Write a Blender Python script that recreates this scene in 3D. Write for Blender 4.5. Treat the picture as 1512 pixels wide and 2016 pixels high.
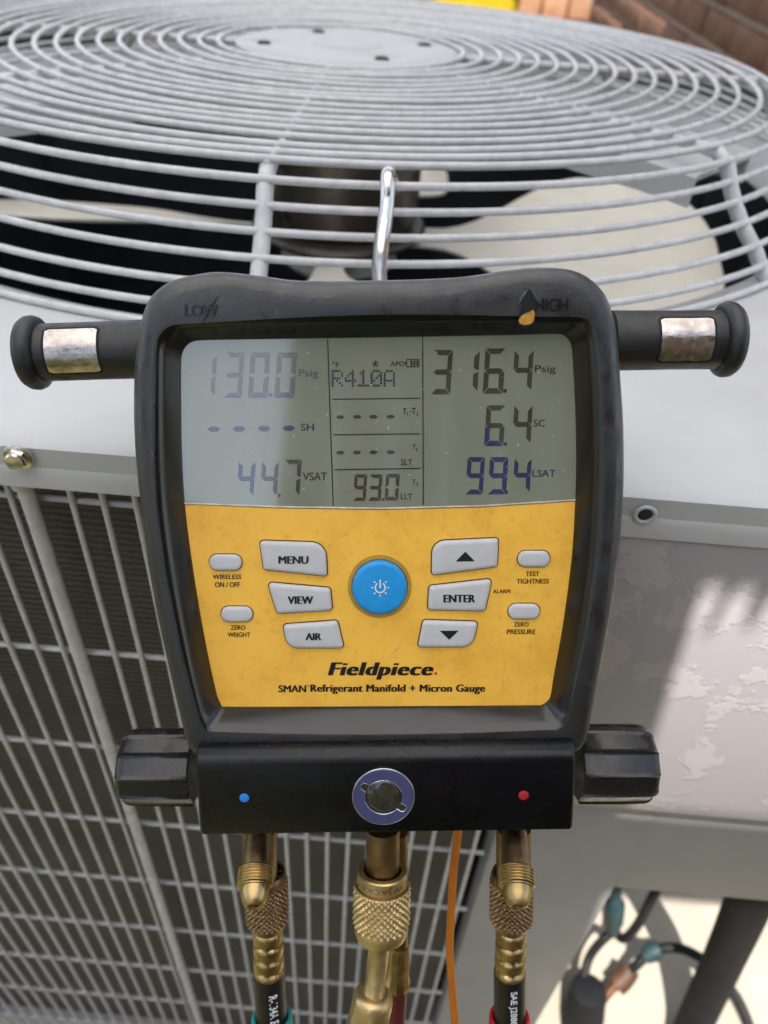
import bpy, bmesh, math, random
from mathutils import Vector, Matrix, noise

# ------------------------------------------------------------------ clear
for o in list(bpy.data.objects):
    bpy.data.objects.remove(o)
scene = bpy.context.scene
COL = scene.collection
random.seed(7)
PI = math.pi

# ------------------------------------------------------------------ camera
F_PX = 1514.0                      # focal length in pixels of a 1512 x 2016 frame
PITCH = math.radians(40.97)        # looking down
ROLL = math.atan2(124.0, 1739.0)   # phone held a little crooked
YAW = math.radians(0.98)
def _cam_axes():
    R0, F0 = Vector((1, 0, 0)), Vector((0, math.cos(PITCH), -math.sin(PITCH)))
    D0 = Vector((0, -math.sin(PITCH), -math.cos(PITCH)))
    c, s = math.cos(ROLL), math.sin(ROLL)
    X = R0 * c - D0 * s            # image right
    Dn = R0 * s + D0 * c           # image down
    Z = Matrix.Rotation(YAW, 3, 'Z')
    return Z @ X, Z @ Dn, Z @ F0
CX, CD, CF = _cam_axes()
cam_data = bpy.data.cameras.new('camera')
cam = bpy.data.objects.new('camera', cam_data)
COL.objects.link(cam)
M = Matrix((CX, -CD, -CF)).transposed().to_4x4()
cam.matrix_world = M               # the phone is the origin; the ground lies 1.04 m below it
cam_data.sensor_fit = 'VERTICAL'
cam_data.sensor_height = 36.0
cam_data.sensor_width = 27.0
cam_data.lens = 36.0 * F_PX / 2016.0
cam_data.clip_start = 0.01
cam_data.clip_end = 300.0
cam_data.dof.use_dof = True
cam_data.dof.focus_distance = 0.268
cam_data.dof.aperture_fstop = 10.0
scene.camera = cam
scene.render.resolution_x, scene.render.resolution_y = 768, 1024

# ------------------------------------------------------------------ light
SUN_DIR = Vector((-0.074, -0.44, 1.0)).normalized()      # towards the sun
world = bpy.data.worlds.new('World'); scene.world = world; world.use_nodes = True
nt = world.node_tree; nt.nodes.clear()
wo = nt.nodes.new('ShaderNodeOutputWorld'); bg = nt.nodes.new('ShaderNodeBackground')
sky = nt.nodes.new('ShaderNodeTexSky'); sky.sky_type = 'NISHITA'; sky.sun_disc = False
sky.sun_elevation = math.asin(SUN_DIR.z)
sky.sun_rotation = math.atan2(SUN_DIR.x, SUN_DIR.y)
sky.dust_density = 1.0; sky.air_density = 1.0
hs = nt.nodes.new('ShaderNodeHueSaturation'); hs.inputs['Saturation'].default_value = 0.55
nt.links.new(sky.outputs[0], hs.inputs['Color']); nt.links.new(hs.outputs[0], bg.inputs[0])
bg.inputs[1].default_value = 0.12
nt.links.new(bg.outputs[0], wo.inputs[0])
sl = bpy.data.lights.new('sun', 'SUN'); sl.energy = 4.0; sl.angle = math.radians(0.3); sl.color = (1.0, 0.955, 0.91)
so = bpy.data.objects.new('sun', sl); COL.objects.link(so)
so.rotation_euler = SUN_DIR.to_track_quat('Z', 'Y').to_euler()
scene.view_settings.view_transform = 'Standard'
scene.view_settings.look = 'None'
scene.view_settings.gamma = 1.0
scene.view_settings.use_curve_mapping = False
scene.view_settings.exposure = 1.25

# ------------------------------------------------------------------ pixel <-> place helpers
def ray(px, py):
    return (CX * (px - 756.0) + CD * (py - 1008.0)) / F_PX + CF
def on_y(px, py, y):
    r = ray(px, py); return r * (y / r.y)
def on_z(px, py, z):
    r = ray(px, py); return r * (z / r.z)

# ------------------------------------------------------------------ materials
def mat(name, col, rough=0.5, metal=0.0, spec=0.5, var=0.0, vscale=30.0, bump=0.0, bscale=200.0, rvar=0.0,
        col2=None, thr=None, coat=0.0, detail=4.0, stretch=None, bdist=0.001):
    m = bpy.data.materials.new(name); m.use_nodes = True
    n = m.node_tree.nodes; l = m.node_tree.links
    b = n['Principled BSDF']
    b.inputs['Roughness'].default_value = rough; b.inputs['Metallic'].default_value = metal
    b.inputs['Specular IOR Level'].default_value = spec
    b.inputs['Coat Weight'].default_value = coat; b.inputs['Coat Roughness'].default_value = 0.06; b.inputs['Coat IOR'].default_value = 1.6
    c4 = (*col, 1.0); b.inputs['Base Color'].default_value = c4
    tc = n.new('ShaderNodeTexCoord'); src = tc.outputs['Object']
    if stretch:
        mp = n.new('ShaderNodeMapping'); mp.inputs['Scale'].default_value = stretch
        l.new(src, mp.inputs[0]); src = mp.outputs[0]
    if var > 0 or col2:
        t = n.new('ShaderNodeTexNoise'); t.inputs['Scale'].default_value = vscale; t.inputs['Detail'].default_value = detail
        t.inputs['Roughness'].default_value = 0.65
        l.new(src, t.inputs['Vector'])
        r = n.new('ShaderNodeValToRGB')
        a, z = thr if thr else (0.3, 0.7)
        r.color_ramp.elements[0].position = a; r.color_ramp.elements[1].position = z
        if col2:
            r.color_ramp.elements[0].color = c4; r.color_ramp.elements[1].color = (*col2, 1)
        else:
            r.color_ramp.elements[0].color = tuple(max(0, x * (1 - var)) for x in col) + (1,)
            r.color_ramp.elements[1].color = tuple(min(1, x * (1 + var)) for x in col) + (1,)
        l.new(t.outputs['Fac'], r.inputs[0]); l.new(r.outputs[0], b.inputs['Base Color'])
    if rvar > 0:
        t3 = n.new('ShaderNodeTexNoise'); t3.inputs['Scale'].default_value = vscale * 1.7; t3.inputs['Detail'].default_value = 6
        l.new(src, t3.inputs['Vector'])
        mr = n.new('ShaderNodeMapRange')
        mr.inputs['From Min'].default_value = 0.3; mr.inputs['From Max'].default_value = 0.7
        mr.inputs['To Min'].default_value = max(0.03, rough - rvar); mr.inputs['To Max'].default_value = min(1, rough + rvar)
        l.new(t3.outputs['Fac'], mr.inputs[0]); l.new(mr.outputs[0], b.inputs['Roughness'])
    if bump > 0:
        t2 = n.new('ShaderNodeTexNoise'); t2.inputs['Scale'].default_value = bscale; t2.inputs['Detail'].default_value = 4
        l.new(src, t2.inputs['Vector'])
        bp = n.new('ShaderNodeBump'); bp.inputs['Strength'].default_value = bump; bp.inputs['Distance'].default_value = bdist
        l.new(t2.outputs['Fac'], bp.inputs['Height']); l.new(bp.outputs[0], b.inputs['Normal'])
    return m

MT = {}
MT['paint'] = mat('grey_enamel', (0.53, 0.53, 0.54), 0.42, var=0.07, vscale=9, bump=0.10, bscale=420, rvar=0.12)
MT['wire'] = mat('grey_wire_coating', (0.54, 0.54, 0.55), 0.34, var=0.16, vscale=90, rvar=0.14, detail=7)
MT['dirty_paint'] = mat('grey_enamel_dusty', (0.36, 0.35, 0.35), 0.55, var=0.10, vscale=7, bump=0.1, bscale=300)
MT['blade'] = mat('cream_blade', (0.88, 0.83, 0.73), 0.5, var=0.10, vscale=12, bump=0.05, bscale=90)
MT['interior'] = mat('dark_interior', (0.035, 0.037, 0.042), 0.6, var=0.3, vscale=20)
MT['motor'] = mat('motor_steel', (0.10, 0.085, 0.07), 0.35, metal=0.4, var=0.35, vscale=18, rvar=0.15)
MT['slot'] = mat('black_void', (0.02, 0.02, 0.022), 0.6, var=0.2)
MT['rubber'] = mat('black_rubber', (0.013, 0.0135, 0.0155), 0.38, spec=0.85, var=0.35, vscale=90, bump=0.25, bscale=900, rvar=0.16, bdist=0.0004)
MT['cap_rubber'] = mat('black_cap_rubber', (0.011, 0.011, 0.012), 0.45, spec=0.6, var=0.4, vscale=120, bump=0.2, bscale=700, rvar=0.12, bdist=0.0004)
MT['anodised'] = mat('black_anodised', (0.0012, 0.0016, 0.004), 0.27, spec=0.42, var=0.3, vscale=60, bump=0.35, bscale=1800, rvar=0.08, bdist=0.0003)
MT['knob'] = mat('black_gloss_plastic', (0.013, 0.013, 0.014), 0.23, spec=0.6, var=0.4, vscale=70, rvar=0.14, bump=0.08, bscale=300, bdist=0.0004)
MT['plate'] = mat('worn_steel_plate', (0.50, 0.45, 0.43), 0.24, metal=1.0, var=0.3, vscale=220, rvar=0.14, bump=0.3, bscale=300, bdist=0.0005)
MT['chrome'] = mat('worn_chrome', (0.66, 0.63, 0.60), 0.14, metal=1.0, var=0.12, vscale=160, rvar=0.12, bump=0.25, bscale=350, bdist=0.0004)
def keypad_mat():
    m = mat('yellow_membrane', (0.86, 0.50, 0.068), 0.46, spec=0.4, bump=0.12, bscale=1500, bdist=0.0003)
    n = m.node_tree.nodes; l = m.node_tree.links; b = n['Principled BSDF']
    tc = n.new('ShaderNodeTexCoord'); prev = None
    for sc_, lo, hi, col, k in ((1300, .60, .70, (.60, .42, .20), .55), (260, .56, .74, (.74, .60, .36), .55), (38, .46, .74, (.74, .60, .36), .65), (120, .64, .76, (.42, .26, .12), .6)):
        t = n.new('ShaderNodeTexNoise'); t.inputs['Scale'].default_value = sc_; t.inputs['Detail'].default_value = 5; t.inputs['Roughness'].default_value = .7
        l.new(tc.outputs['Object'], t.inputs['Vector'])
        r = n.new('ShaderNodeMapRange'); r.inputs['From Min'].default_value = lo; r.inputs['From Max'].default_value = hi; r.inputs['To Max'].default_value = k
        l.new(t.outputs['Fac'], r.inputs[0])
        mx = n.new('ShaderNodeMixRGB'); mx.blend_type = 'MULTIPLY'; mx.inputs[2].default_value = (*col, 1)
        l.new(r.outputs[0], mx.inputs[0])
        if prev is None: mx.inputs[1].default_value = (0.97, 0.545, 0.075, 1)
        else: l.new(prev, mx.inputs[1])
        prev = mx.outputs[0]
    l.new(prev, b.inputs['Base Color'])
    return m
MT['yellow'] = keypad_mat()
MT['button'] = mat('pale_grey_button', (0.56, 0.56, 0.575), 0.42, var=0.04, vscale=200, bump=0.05, bscale=900, bdist=0.0003)
MT['blue'] = mat('blue_button', (0.014, 0.31, 0.74), 0.42, var=0.1, vscale=150, rvar=0.08)
MT['ink'] = mat('black_ink', (0.006, 0.006, 0.007), 0.45)
MT['white_ink'] = mat('white_ink', (0.78, 0.80, 0.82), 0.5)
MT['tri'] = mat('dark_gap_fill', (0.09, 0.045, 0.015), 0.6, var=0.5, vscale=300)  # dark brown for the outlines around the buttons
MT['lcd'] = mat('lcd_panel', (0.215, 0.237, 0.178), 0.10, spec=1.0, coat=1.0, var=0.05, vscale=25, rvar=0.03)
MT['seg'] = mat('lcd_segment', (0.036, 0.035, 0.023), 0.13, spec=1.0, coat=1.0)
MT['segfaint'] = mat('lcd_segment_veiled', (0.095, 0.10, 0.085), 0.13, spec=1.0, coat=1.0)  # paler: the sky's reflected veil is put into the segment colour
MT['segblue'] = mat('lcd_segment_reflected_blue', (0.016, 0.018, 0.105), 0.13, spec=1.0, coat=1.0)  # blue tint of the screen's reflection, painted into the colour
MT['segnavy'] = mat('lcd_segment_reflected_navy', (0.013, 0.021, 0.080), 0.13, spec=1.0, coat=1.0)  # navy cast from polarised reflection, held in the base colour
MT['segfblue'] = mat('lcd_segment_veiled_blue', (0.075, 0.082, 0.17), 0.13, spec=1.0, coat=1.0)  # reflected veil and blue tint both put into the colour
MT['lcd_rim'] = mat('lens_edge', (0.45, 0.42, 0.38), 0.35, var=0.3, vscale=200)
MT['brass'] = mat('brass', (0.46, 0.33, 0.15), 0.35, metal=1.0, var=0.34, vscale=90, rvar=0.14, detail=7, bump=0.1, bscale=500, bdist=0.0003)
MT['brass_dark'] = mat('tarnished_brass', (0.29, 0.19, 0.10), 0.38, metal=1.0, var=0.4, vscale=90, rvar=0.12, bump=0.12, bscale=500, bdist=0.0003)
MT['brass_pale'] = mat('cast_brass', (0.62, 0.46, 0.22), 0.40, metal=0.9, var=0.28, vscale=90, rvar=0.12, bump=0.1, bscale=400, bdist=0.0003)
MT['rim_steel'] = mat('bright_rim', (0.75, 0.72, 0.68), 0.18, metal=1.0, var=0.1, vscale=300)
MT['reflected_blue'] = mat('blue_reflection_ring', (0.085, 0.095, 0.23), 0.30, metal=0.35, var=0.05, vscale=200)  # blue that the ring would reflect, given as its base colour
MT['glassy'] = mat('dark_sight_glass', (0.03, 0.03, 0.022), 0.06, spec=0.8, var=0.6, vscale=220)
MT['hose'] = mat('black_hose', (0.008, 0.008, 0.0095), 0.42, spec=0.4, var=0.3, vscale=200, bump=0.15, bscale=900, bdist=0.0003)
MT['maroon'] = mat('maroon_hose', (0.13, 0.012, 0.022), 0.5, var=0.2, vscale=90)
MT['orange'] = mat('orange_cable', (0.62, 0.19, 0.015), 0.45, var=0.12, vscale=60)
MT['dull_teal'] = mat('shaded_teal_tape', (0.016, 0.045, 0.052), 0.6, var=0.3, vscale=60)  # teal darkened to stand in for partial shade
MT['teal'] = mat('teal_plastic', (0.04, 0.33, 0.34), 0.4, var=0.1)
MT['red'] = mat('red_plastic', (0.55, 0.02, 0.04), 0.42, var=0.1)
MT['red_dot'] = mat('red_dot', (0.42, 0.02, 0.03), 0.4)
MT['blue_dot'] = mat('blue_dot', (0.02, 0.24, 0.75), 0.4)
MT['copper'] = mat('copper', (0.16, 0.07, 0.035), 0.55, metal=0.6, var=0.3, vscale=60)
MT['insul'] = mat('pipe_insulation', (0.010, 0.0105, 0.012), 0.75, spec=0.2, var=0.3, vscale=50, bump=0.3, bscale=150)
MT['cable'] = mat('black_cable', (0.010, 0.011, 0.0105), 0.55, spec=0.25, var=0.2)
MT['concrete'] = mat('pale_concrete', (0.37, 0.33, 0.26), 0.85, var=0.18, vscale=9, bump=0.3, bscale=60, detail=8)
MT['lawn'] = mat('dry_lawn', (0.13, 0.10, 0.035), 0.95, col2=(0.055, 0.075, 0.018), vscale=5, bump=0.6, bscale=40, thr=(0.35, 0.65))
MT['mortar'] = mat('mortar', (0.40, 0.29, 0.23), 0.9, var=0.15, vscale=30, bump=0.4, bscale=120)
MT['brick'] = mat('brown_brick', (0.15, 0.06, 0.036), 0.9, col2=(0.20, 0.115, 0.075), vscale=16, bump=0.6, bscale=110, thr=(0.35, 0.68), detail=8)
MT['stone'] = mat('tan_brick', (0.42, 0.24, 0.14), 0.9, var=0.25, vscale=14, bump=0.4, bscale=90)
MT['bin'] = mat('yellow_plastic', (0.72, 0.50, 0.02), 0.45, var=0.08)
MT['blocker_timber'] = mat('weathered_timber', (0.20, 0.14, 0.09), 0.85, var=0.35, vscale=12, stretch=(4, 4, 0.4))
MT['leaf'] = mat('hedge_leaf', (0.055, 0.10, 0.025), 0.6, var=0.4, vscale=6)
MT['diffuser'] = mat('diffuser_base', (0.45, 0.42, 0.36), 0.9, var=0.1)

def diffuser_mat():  # cloth of the added overhead sheet, translucent to brighten the unit's top
    m = bpy.data.materials.new('white_diffuser'); m.use_nodes = True
    n = m.node_tree.nodes; l = m.node_tree.links; n.remove(n['Principled BSDF'])
    d = n.new('ShaderNodeBsdfDiffuse'); t = n.new('ShaderNodeBsdfTranslucent'); mx = n.new('ShaderNodeMixShader')
    tx = n.new('ShaderNodeTexNoise'); tx.inputs['Scale'].default_value = 20
    r = n.new('ShaderNodeValToRGB'); r.color_ramp.elements[0].color = (.84, .83, .80, 1); r.color_ramp.elements[1].color = (.90, .89, .86, 1)
    l.new(tx.outputs['Fac'], r.inputs[0]); l.new(r.outputs[0], d.inputs[0]); l.new(r.outputs[0], t.inputs[0])
    mx.inputs[0].default_value = 0.85; l.new(d.outputs[0], mx.inputs[1]); l.new(t.outputs[0], mx.inputs[2])
    l.new(mx.outputs[0], n['Material Output'].inputs[0])
    return m
MT['diffuser'] = diffuser_mat()

_b = MT['rubber'].node_tree.nodes['Principled BSDF']
_b.inputs['Sheen Weight'].default_value = 0.12; _b.inputs['Sheen Roughness'].default_value = 0.35

# coil fins: fine zig-zag rows of louvres, only relief and colour
def coil_mat():
    m = bpy.data.materials.new('coil_fins'); m.use_nodes = True
    n = m.node_tree.nodes; l = m.node_tree.links; b = n['Principled BSDF']
    tc = n.new('ShaderNodeTexCoord')
    mp = n.new('ShaderNodeMapping'); mp.inputs['Scale'].default_value = (1, 1, 1); l.new(tc.outputs['Object'], mp.inputs[0])
    w1 = n.new('ShaderNodeTexWave'); w1.wave_type = 'BANDS'; w1.bands_direction = 'Z'
    w1.inputs['Scale'].default_value = 75; w1.inputs['Distortion'].default_value = 2.2
    w1.inputs['Detail'].default_value = 2; w1.inputs['Detail Scale'].default_value = 3
    l.new(mp.outputs[0], w1.inputs[0])
    w2 = n.new('ShaderNodeTexWave'); w2.wave_type = 'BANDS'; w2.bands_direction = 'X'
    w2.inputs['Scale'].default_value = 230; w2.inputs['Distortion'].default_value = 1.0
    l.new(mp.outputs[0], w2.inputs[0])
    no = n.new('ShaderNodeTexNoise'); no.inputs['Scale'].default_value = 9; no.inputs['Detail'].default_value = 5
    l.new(mp.outputs[0], no.inputs[0])
    ml = n.new('ShaderNodeMath'); ml.operation = 'MULTIPLY'
    l.new(w1.outputs['Fac'], ml.inputs[0]); l.new(w2.outputs['Fac'], ml.inputs[1])
    r = n.new('ShaderNodeValToRGB')
    r.color_ramp.elements[0].color = (0.036, 0.032, 0.030, 1); r.color_ramp.elements[1].color = (0.27, 0.24, 0.215, 1)
    l.new(ml.outputs[0], r.inputs[0])
    mx = n.new('ShaderNodeMixRGB'); mx.blend_type = 'MULTIPLY'; mx.inputs[0].default_value = 0.55
    r2 = n.new('ShaderNodeValToRGB'); r2.color_ramp.elements[0].position = 0.35; r2.color_ramp.elements[1].position = 0.7
    r2.color_ramp.elements[0].color = (0.45, 0.42, 0.40, 1)
    l.new(no.outputs['Fac'], r2.inputs[0])
    l.new(r.outputs[0], mx.inputs[1]); l.new(r2.outputs[0], mx.inputs[2]); l.new(mx.outputs[0], b.inputs['Base Color'])
    bp = n.new('ShaderNodeBump'); bp.inputs['Strength'].default_value = 0.6; bp.inputs['Distance'].default_value = 0.001
    l.new(ml.outputs[0], bp.inputs['Height']); l.new(bp.outputs[0], b.inputs['Normal'])
    b.inputs['Roughness'].default_value = 0.55
    return m
MT['coil'] = coil_mat()

# service panel: enamel over a blistered, wrinkled surface
def blister_mat():
    m = mat('grey_enamel_peeling', (0.385, 0.36, 0.378), 0.5, col2=(0.45, 0.41, 0.425), vscale=30, thr=(0.53, 0.56), detail=7)
    n = m.node_tree.nodes; l = m.node_tree.links; b = n['Principled BSDF']
    tc = n.new('ShaderNodeTexCoord')
    t = n.new('ShaderNodeTexNoise'); t.inputs['Scale'].default_value = 30; t.inputs['Detail'].default_value = 7
    t.inputs['Roughness'].default_value = 0.65
    l.new(tc.outputs['Object'], t.inputs['Vector'])
    r = n.new('ShaderNodeValToRGB'); r.color_ramp.elements[0].position = 0.53; r.color_ramp.elements[1].position = 0.56
    l.new(t.outputs['Fac'], r.inputs[0])
    t2 = n.new('ShaderNodeTexNoise'); t2.inputs['Scale'].default_value = 420; t2.inputs['Detail'].default_value = 3
    l.new(tc.outputs['Object'], t2.inputs['Vector'])
    ad = n.new('ShaderNodeMath'); ad.operation = 'MULTIPLY_ADD'; ad.inputs[1].default_value = 0.12
    l.new(t2.outputs['Fac'], ad.inputs[0]); l.new(r.outputs[0], ad.inputs[2])
    bp = n.new('ShaderNodeBump'); bp.inputs['Strength'].default_value = 0.35; bp.inputs['Distance'].default_value = 0.0008
    l.new(ad.outputs[0], bp.inputs['Height']); l.new(bp.outputs[0], b.inputs['Normal'])
    return m
MT['blister'] = blister_mat()

# ------------------------------------------------------------------ mesh helpers
def add_obj(name, verts, faces, material, parent=None, smooth=None, mats=None, fmat=None):
    me = bpy.data.meshes.new(name)
    me.from_pydata([tuple(v) for v in verts], [], faces)
    for mm in (mats or [material]):
        me.materials.append(mm)
    if fmat:
        for p, i in zip(me.polygons, fmat):
            p.material_index = i
    bm = bmesh.new(); bm.from_mesh(me); bmesh.ops.recalc_face_normals(bm, faces=bm.faces); bm.to_mesh(me); bm.free()
    if smooth is not None:
        for p in me.polygons:
            p.use_smooth = True
        me.set_sharp_from_angle(angle=math.radians(smooth))
    me.update()
    o = bpy.data.objects.new(name, me); COL.objects.link(o)
    if parent is not None:
        set_parent(o, parent)
    return o
ORIG = {}
def world_of(o):
    m = o.matrix_local.copy() if o.name not in ORIG else ORIG[o.name].copy()
    return m
def set_parent(o, p):
    """Parts are modelled in the frame of their thing: 'world' things keep world coordinates."""
    o.parent = p
    if p.name in ORIG:                       # a thing whose parts are given in world coordinates
        o.matrix_parent_inverse = ORIG[p.name].inverted()
def thing(name, label, cat, loc=(0, 0, 0), group=None, matrix=None):
    o = bpy.data.objects.new(name, None); COL.objects.link(o)
    o.empty_display_size = 0.05
    o['label'] = label; o['category'] = cat
    if group: o['group'] = group
    if matrix is not None:
        o.matrix_world = matrix
    else:
        o.location = loc
        ORIG[o.name] = Matrix.Translation(Vector(loc))
    return o
def structure(o):
    o['kind'] = 'structure'; return o
def tag(o, label, cat, group=None):
    o['label'] = label; o['category'] = cat
    if group: o['group'] = group
    return o

class MB:
    def __init__(s): s.v = []; s.f = []; s.m = []
    def add(s, vs, fs, mi=0):
        k = len(s.v); s.v += [Vector(v) for v in vs]
        s.f += [tuple(i + k for i in f) for f in fs]; s.m += [mi] * len(fs)
        return s
    def loft(s, loops, closed=True, cap0=False, cap1=False, mi=0):
        n = len(loops[0]); vs = [p for lp in loops for p in lp]; fs = []
        for a in range(len(loops) - 1):
            for i in range(n if closed else n - 1):
                j = (i + 1) % n
                fs.append((a * n + i, a * n + j, (a + 1) * n + j, (a + 1) * n + i))
        if cap0: fs.append(tuple(range(n - 1, -1, -1)))
        if cap1: fs.append(tuple((len(loops) - 1) * n + i for i in range(n)))
        return s.add(vs, fs, mi)
    def tube(s, pts, r, seg=10, closed=False, caps=True, mi=0):
        pts = [Vector(p) for p in pts]; n = len(pts); loops = []
        prev = None
        for i, p in enumerate(pts):
            if closed: t = (pts[(i + 1) % n] - pts[i - 1])
            else: t = pts[min(i + 1, n - 1)] - pts[max(i - 1, 0)]
            t.normalize()
            if prev is None:
                a = t.orthogonal().normalized()
            else:
                a = (prev - t * prev.dot(t)).normalized()
            prev = a; b = t.cross(a)
            rr = r[i] if isinstance(r, (list, tuple)) else r
            loops.append([p + (a * math.cos(2 * PI * k / seg) + b * math.sin(2 * PI * k / seg)) * rr for k in range(seg)])
        if closed:
            loops.append(loops[0])
            return s.loft(loops, True, mi=mi)
        return s.loft(loops, True, caps, caps, mi=mi)
    def lathe(s, p0, axis, prof, seg=32, ref=None, cap0=True, cap1=True, mi=0):
        """prof: (distance along axis, radius or function(angle))"""
        p0 = Vector(p0); ax = Vector(axis).normalized()
        a = (Vector(ref) - ax * Vector(ref).dot(ax)).normalized() if ref else ax.orthogonal().normalized()
        b = ax.cross(a); loops = []
        for t, r in prof:
            loops.append([p0 + ax * t + (a * math.cos(th) + b * math.sin(th)) * (r(th) if callable(r) else r)
                          for th in [2 * PI * k / seg for k in range(seg)]])
        return s.loft(loops, True, cap0, cap1, mi=mi)
    def box(s, x0, y0, z0, x1, y1, z1, bev=0.0, mi=0, seg=2):
        bm = bmesh.new()
        vs = [bm.verts.new((x, y, z)) for x in (x0, x1) for y in (y0, y1) for z in (z0, z1)]
        for f in ((0, 1, 3, 2), (4, 6, 7, 5), (0, 4, 5, 1), (2, 3, 7, 6), (0, 2, 6, 4), (1, 5, 7, 3)):
            bm.faces.new([vs[i] for i in f])
        if bev > 0:
            bmesh.ops.bevel(bm, geom=bm.edges[:], offset=bev, segments=seg, profile=0.5, affect='EDGES')
        bm.verts.index_update()
        s.add([v.co.copy() for v in bm.verts], [tuple(v.index for v in f.verts) for f in bm.faces], mi)
        bm.free(); return s
    def build(s, name, material, parent=None, smooth=None, mats=None):
        return add_obj(name, s.v, s.f, material, parent, smooth, mats, s.m if mats else None)

def round_poly(pts, rads, seg=6):
    """2D polygon with a radius for every corner"""
    out = []; n = len(pts)
    for i in range(n):
        p = Vector(pts[i]); a = Vector(pts[i - 1]) - p; b = Vector(pts[(i + 1) % n]) - p
        r = rads[i] if isinstance(rads, (list, tuple)) else rads
        la, lb = a.length, b.length; a.normalize(); b.normalize()
        ang = a.angle(b); d = min(r / math.tan(ang / 2), la * 0.5, lb * 0.5); r2 = d * math.tan(ang / 2)
        c = p + (a + b).normalized() * (r2 / math.sin(ang / 2))
        s0 = p + a * d - c; s1 = p + b * d - c
        th0 = math.atan2(s0.y, s0.x); dth = (math.atan2(s1.y, s1.x) - th0 + PI) % (2 * PI) - PI
        for k in range(seg + 1):
            th = th0 + dth * k / seg
            out.append(Vector((c.x + r2 * math.cos(th), c.y + r2 * math.sin(th))))
    return out
def inset(poly, d):
    """inset of a near-convex 2D polygon by d towards its inside"""
    n = len(poly); A = sum(poly[i].x * poly[(i + 1) % n].y - poly[(i + 1) % n].x * poly[i].y for i in range(n))
    sg = 1 if A > 0 else -1; out = []
    for i in range(n):
        e0 = (poly[i] - poly[i - 1]); e1 = (poly[(i + 1) % n] - poly[i])
        e0 = e0.normalized() if e0.length > 1e-9 else e1.normalized()
        e1 = e1.normalized() if e1.length > 1e-9 else e0
        n0 = Vector((-e0.y, e0.x)) * sg; n1 = Vector((-e1.y, e1.x)) * sg
        m = (n0 + n1)
        m = m.normalized() / max(0.5, math.sqrt(max(0.0, (1 + n0.dot(n1)) / 2))) if m.length > 1e-6 else n0
        out.append(poly[i] + m * d)
    return out
def catmull(pts, per=8, closed=False):
    pts = [Vector(p) for p in pts]; n = len(pts); out = []
    rng = n if closed else n - 1
    for i in range(rng):
        if closed: p0, p1, p2, p3 = pts[i - 1], pts[i], pts[(i + 1) % n], pts[(i + 2) % n]
        else: p0, p1, p2, p3 = pts[max(i - 1, 0)], pts[i], pts[i + 1], pts[min(i + 2, n - 1)]
        for k in range(per):
            t = k / per
            out.append(0.5 * ((2 * p1) + (p2 - p0) * t + (2 * p0 - 5 * p1 + 4 * p2 - p3) * t * t + (3 * p1 - p0 - 3 * p2 + p3) * t ** 3))
    if not closed: out.append(pts[-1])
    return out

def text_data(s, bold=0.0, shear=0.0, spacing=1.0):
    cu = bpy.data.curves.new('t', 'FONT'); cu.body = s; cu.offset = bold; cu.shear = shear; cu.space_character = spacing
    cu.resolution_u = 3
    o = bpy.data.objects.new('t', cu); COL.objects.link(o)
    dg = bpy.context.evaluated_depsgraph_get(); dg.update()
    me = bpy.data.meshes.new_from_object(o.evaluated_get(dg))
    vs = [v.co.copy() for v in me.vertices]; fs = [tuple(p.vertices) for p in me.polygons]
    bpy.data.objects.remove(o); bpy.data.curves.remove(cu); bpy.data.meshes.remove(me)
    x0 = min(v.x for v in vs); x1 = max(v.x for v in vs); y0 = min(v.y for v in vs); y1 = max(v.y for v in vs)
    return [Vector(((v.x - x0) / (x1 - x0), (v.y - y0) / (y1 - y0))) for v in vs], fs, (x1 - x0) / (y1 - y0)

# =================================================================== THE SETTING
GZ = -1.04
me = MB(); me.add([(-60, -60, GZ - .05), (60, -60, GZ - .05), (60, 90, GZ - .05), (-60, 90, GZ - .05)], [(0, 1, 2, 3)])
structure(me.build('lawn', MT['lawn']))
structure(MB().box(-.75, .06, GZ - .12, 0.615, 1.5, GZ, .01).build('concrete_pad', MT['concrete'], smooth=40))

# =================================================================== AIR CONDITIONER
UC = Vector((-0.079, 0.776, 0.0))
ac = thing('air_conditioner', 'large grey outdoor air conditioner unit with round wire fan guard on top', 'air conditioner', (UC.x, UC.y, GZ))
FY = 0.24            # front of the top cover's skirt
PY = 0.247           # front panels
TZ = -0.188          # top of the cover at its front edge
def lean(y): return -.0305 * (y - FY)      # the whole top falls slightly towards the back
SKZ = -0.2111        # lower edge of the skirt

# --- top cover: rounded plate with a round opening, rolled edge and skirt
def plate_outline(ins=0.0):
    x0, x1, y0, y1 = UC.x - .52 + ins, UC.x + .52 - ins, FY + ins, 1.225 - ins
    return round_poly([(x0, y0), (x1, y0), (x1, y1), (x0, y1)], [.05, .05, .44, .44], 14)
def resample_polar(poly, n, c):
    out = []
    m = len(poly)
    for k in range(n):
        th = 2 * PI * k / n; d = Vector((math.cos(th), math.sin(th))); best = None
        for i in range(m):
            a = poly[i] - c; e = poly[(i + 1) % m] - poly[i]
            den = d.x * (-e.y) + d.y * e.x
            if abs(den) < 1e-12: continue
            t = (a.x * (-e.y) + a.y * e.x) / den
            u = (d.x * a.y - d.y * a.x) / den
            if t > 0 and -1e-6 <= u <= 1 + 1e-6: best = t if best is None else max(best, t)
        out.append(c + d * best)
    return out
NPL = 240
C2 = Vector((UC.x, UC.y))
loops = []
def circ(r, z, n=NPL):
    return [Vector((UC.x + r * math.cos(2 * PI * k / n), UC.y + r * math.sin(2 * PI * k / n), z)) for k in range(n)]
loops += [circ(.4030, -.216), circ(.4020, -.216), circ(.4005, -.214), circ(.4012, -.210), circ(.4045, -.202), circ(.410, -.1935), circ(.4195, TZ)]
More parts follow.
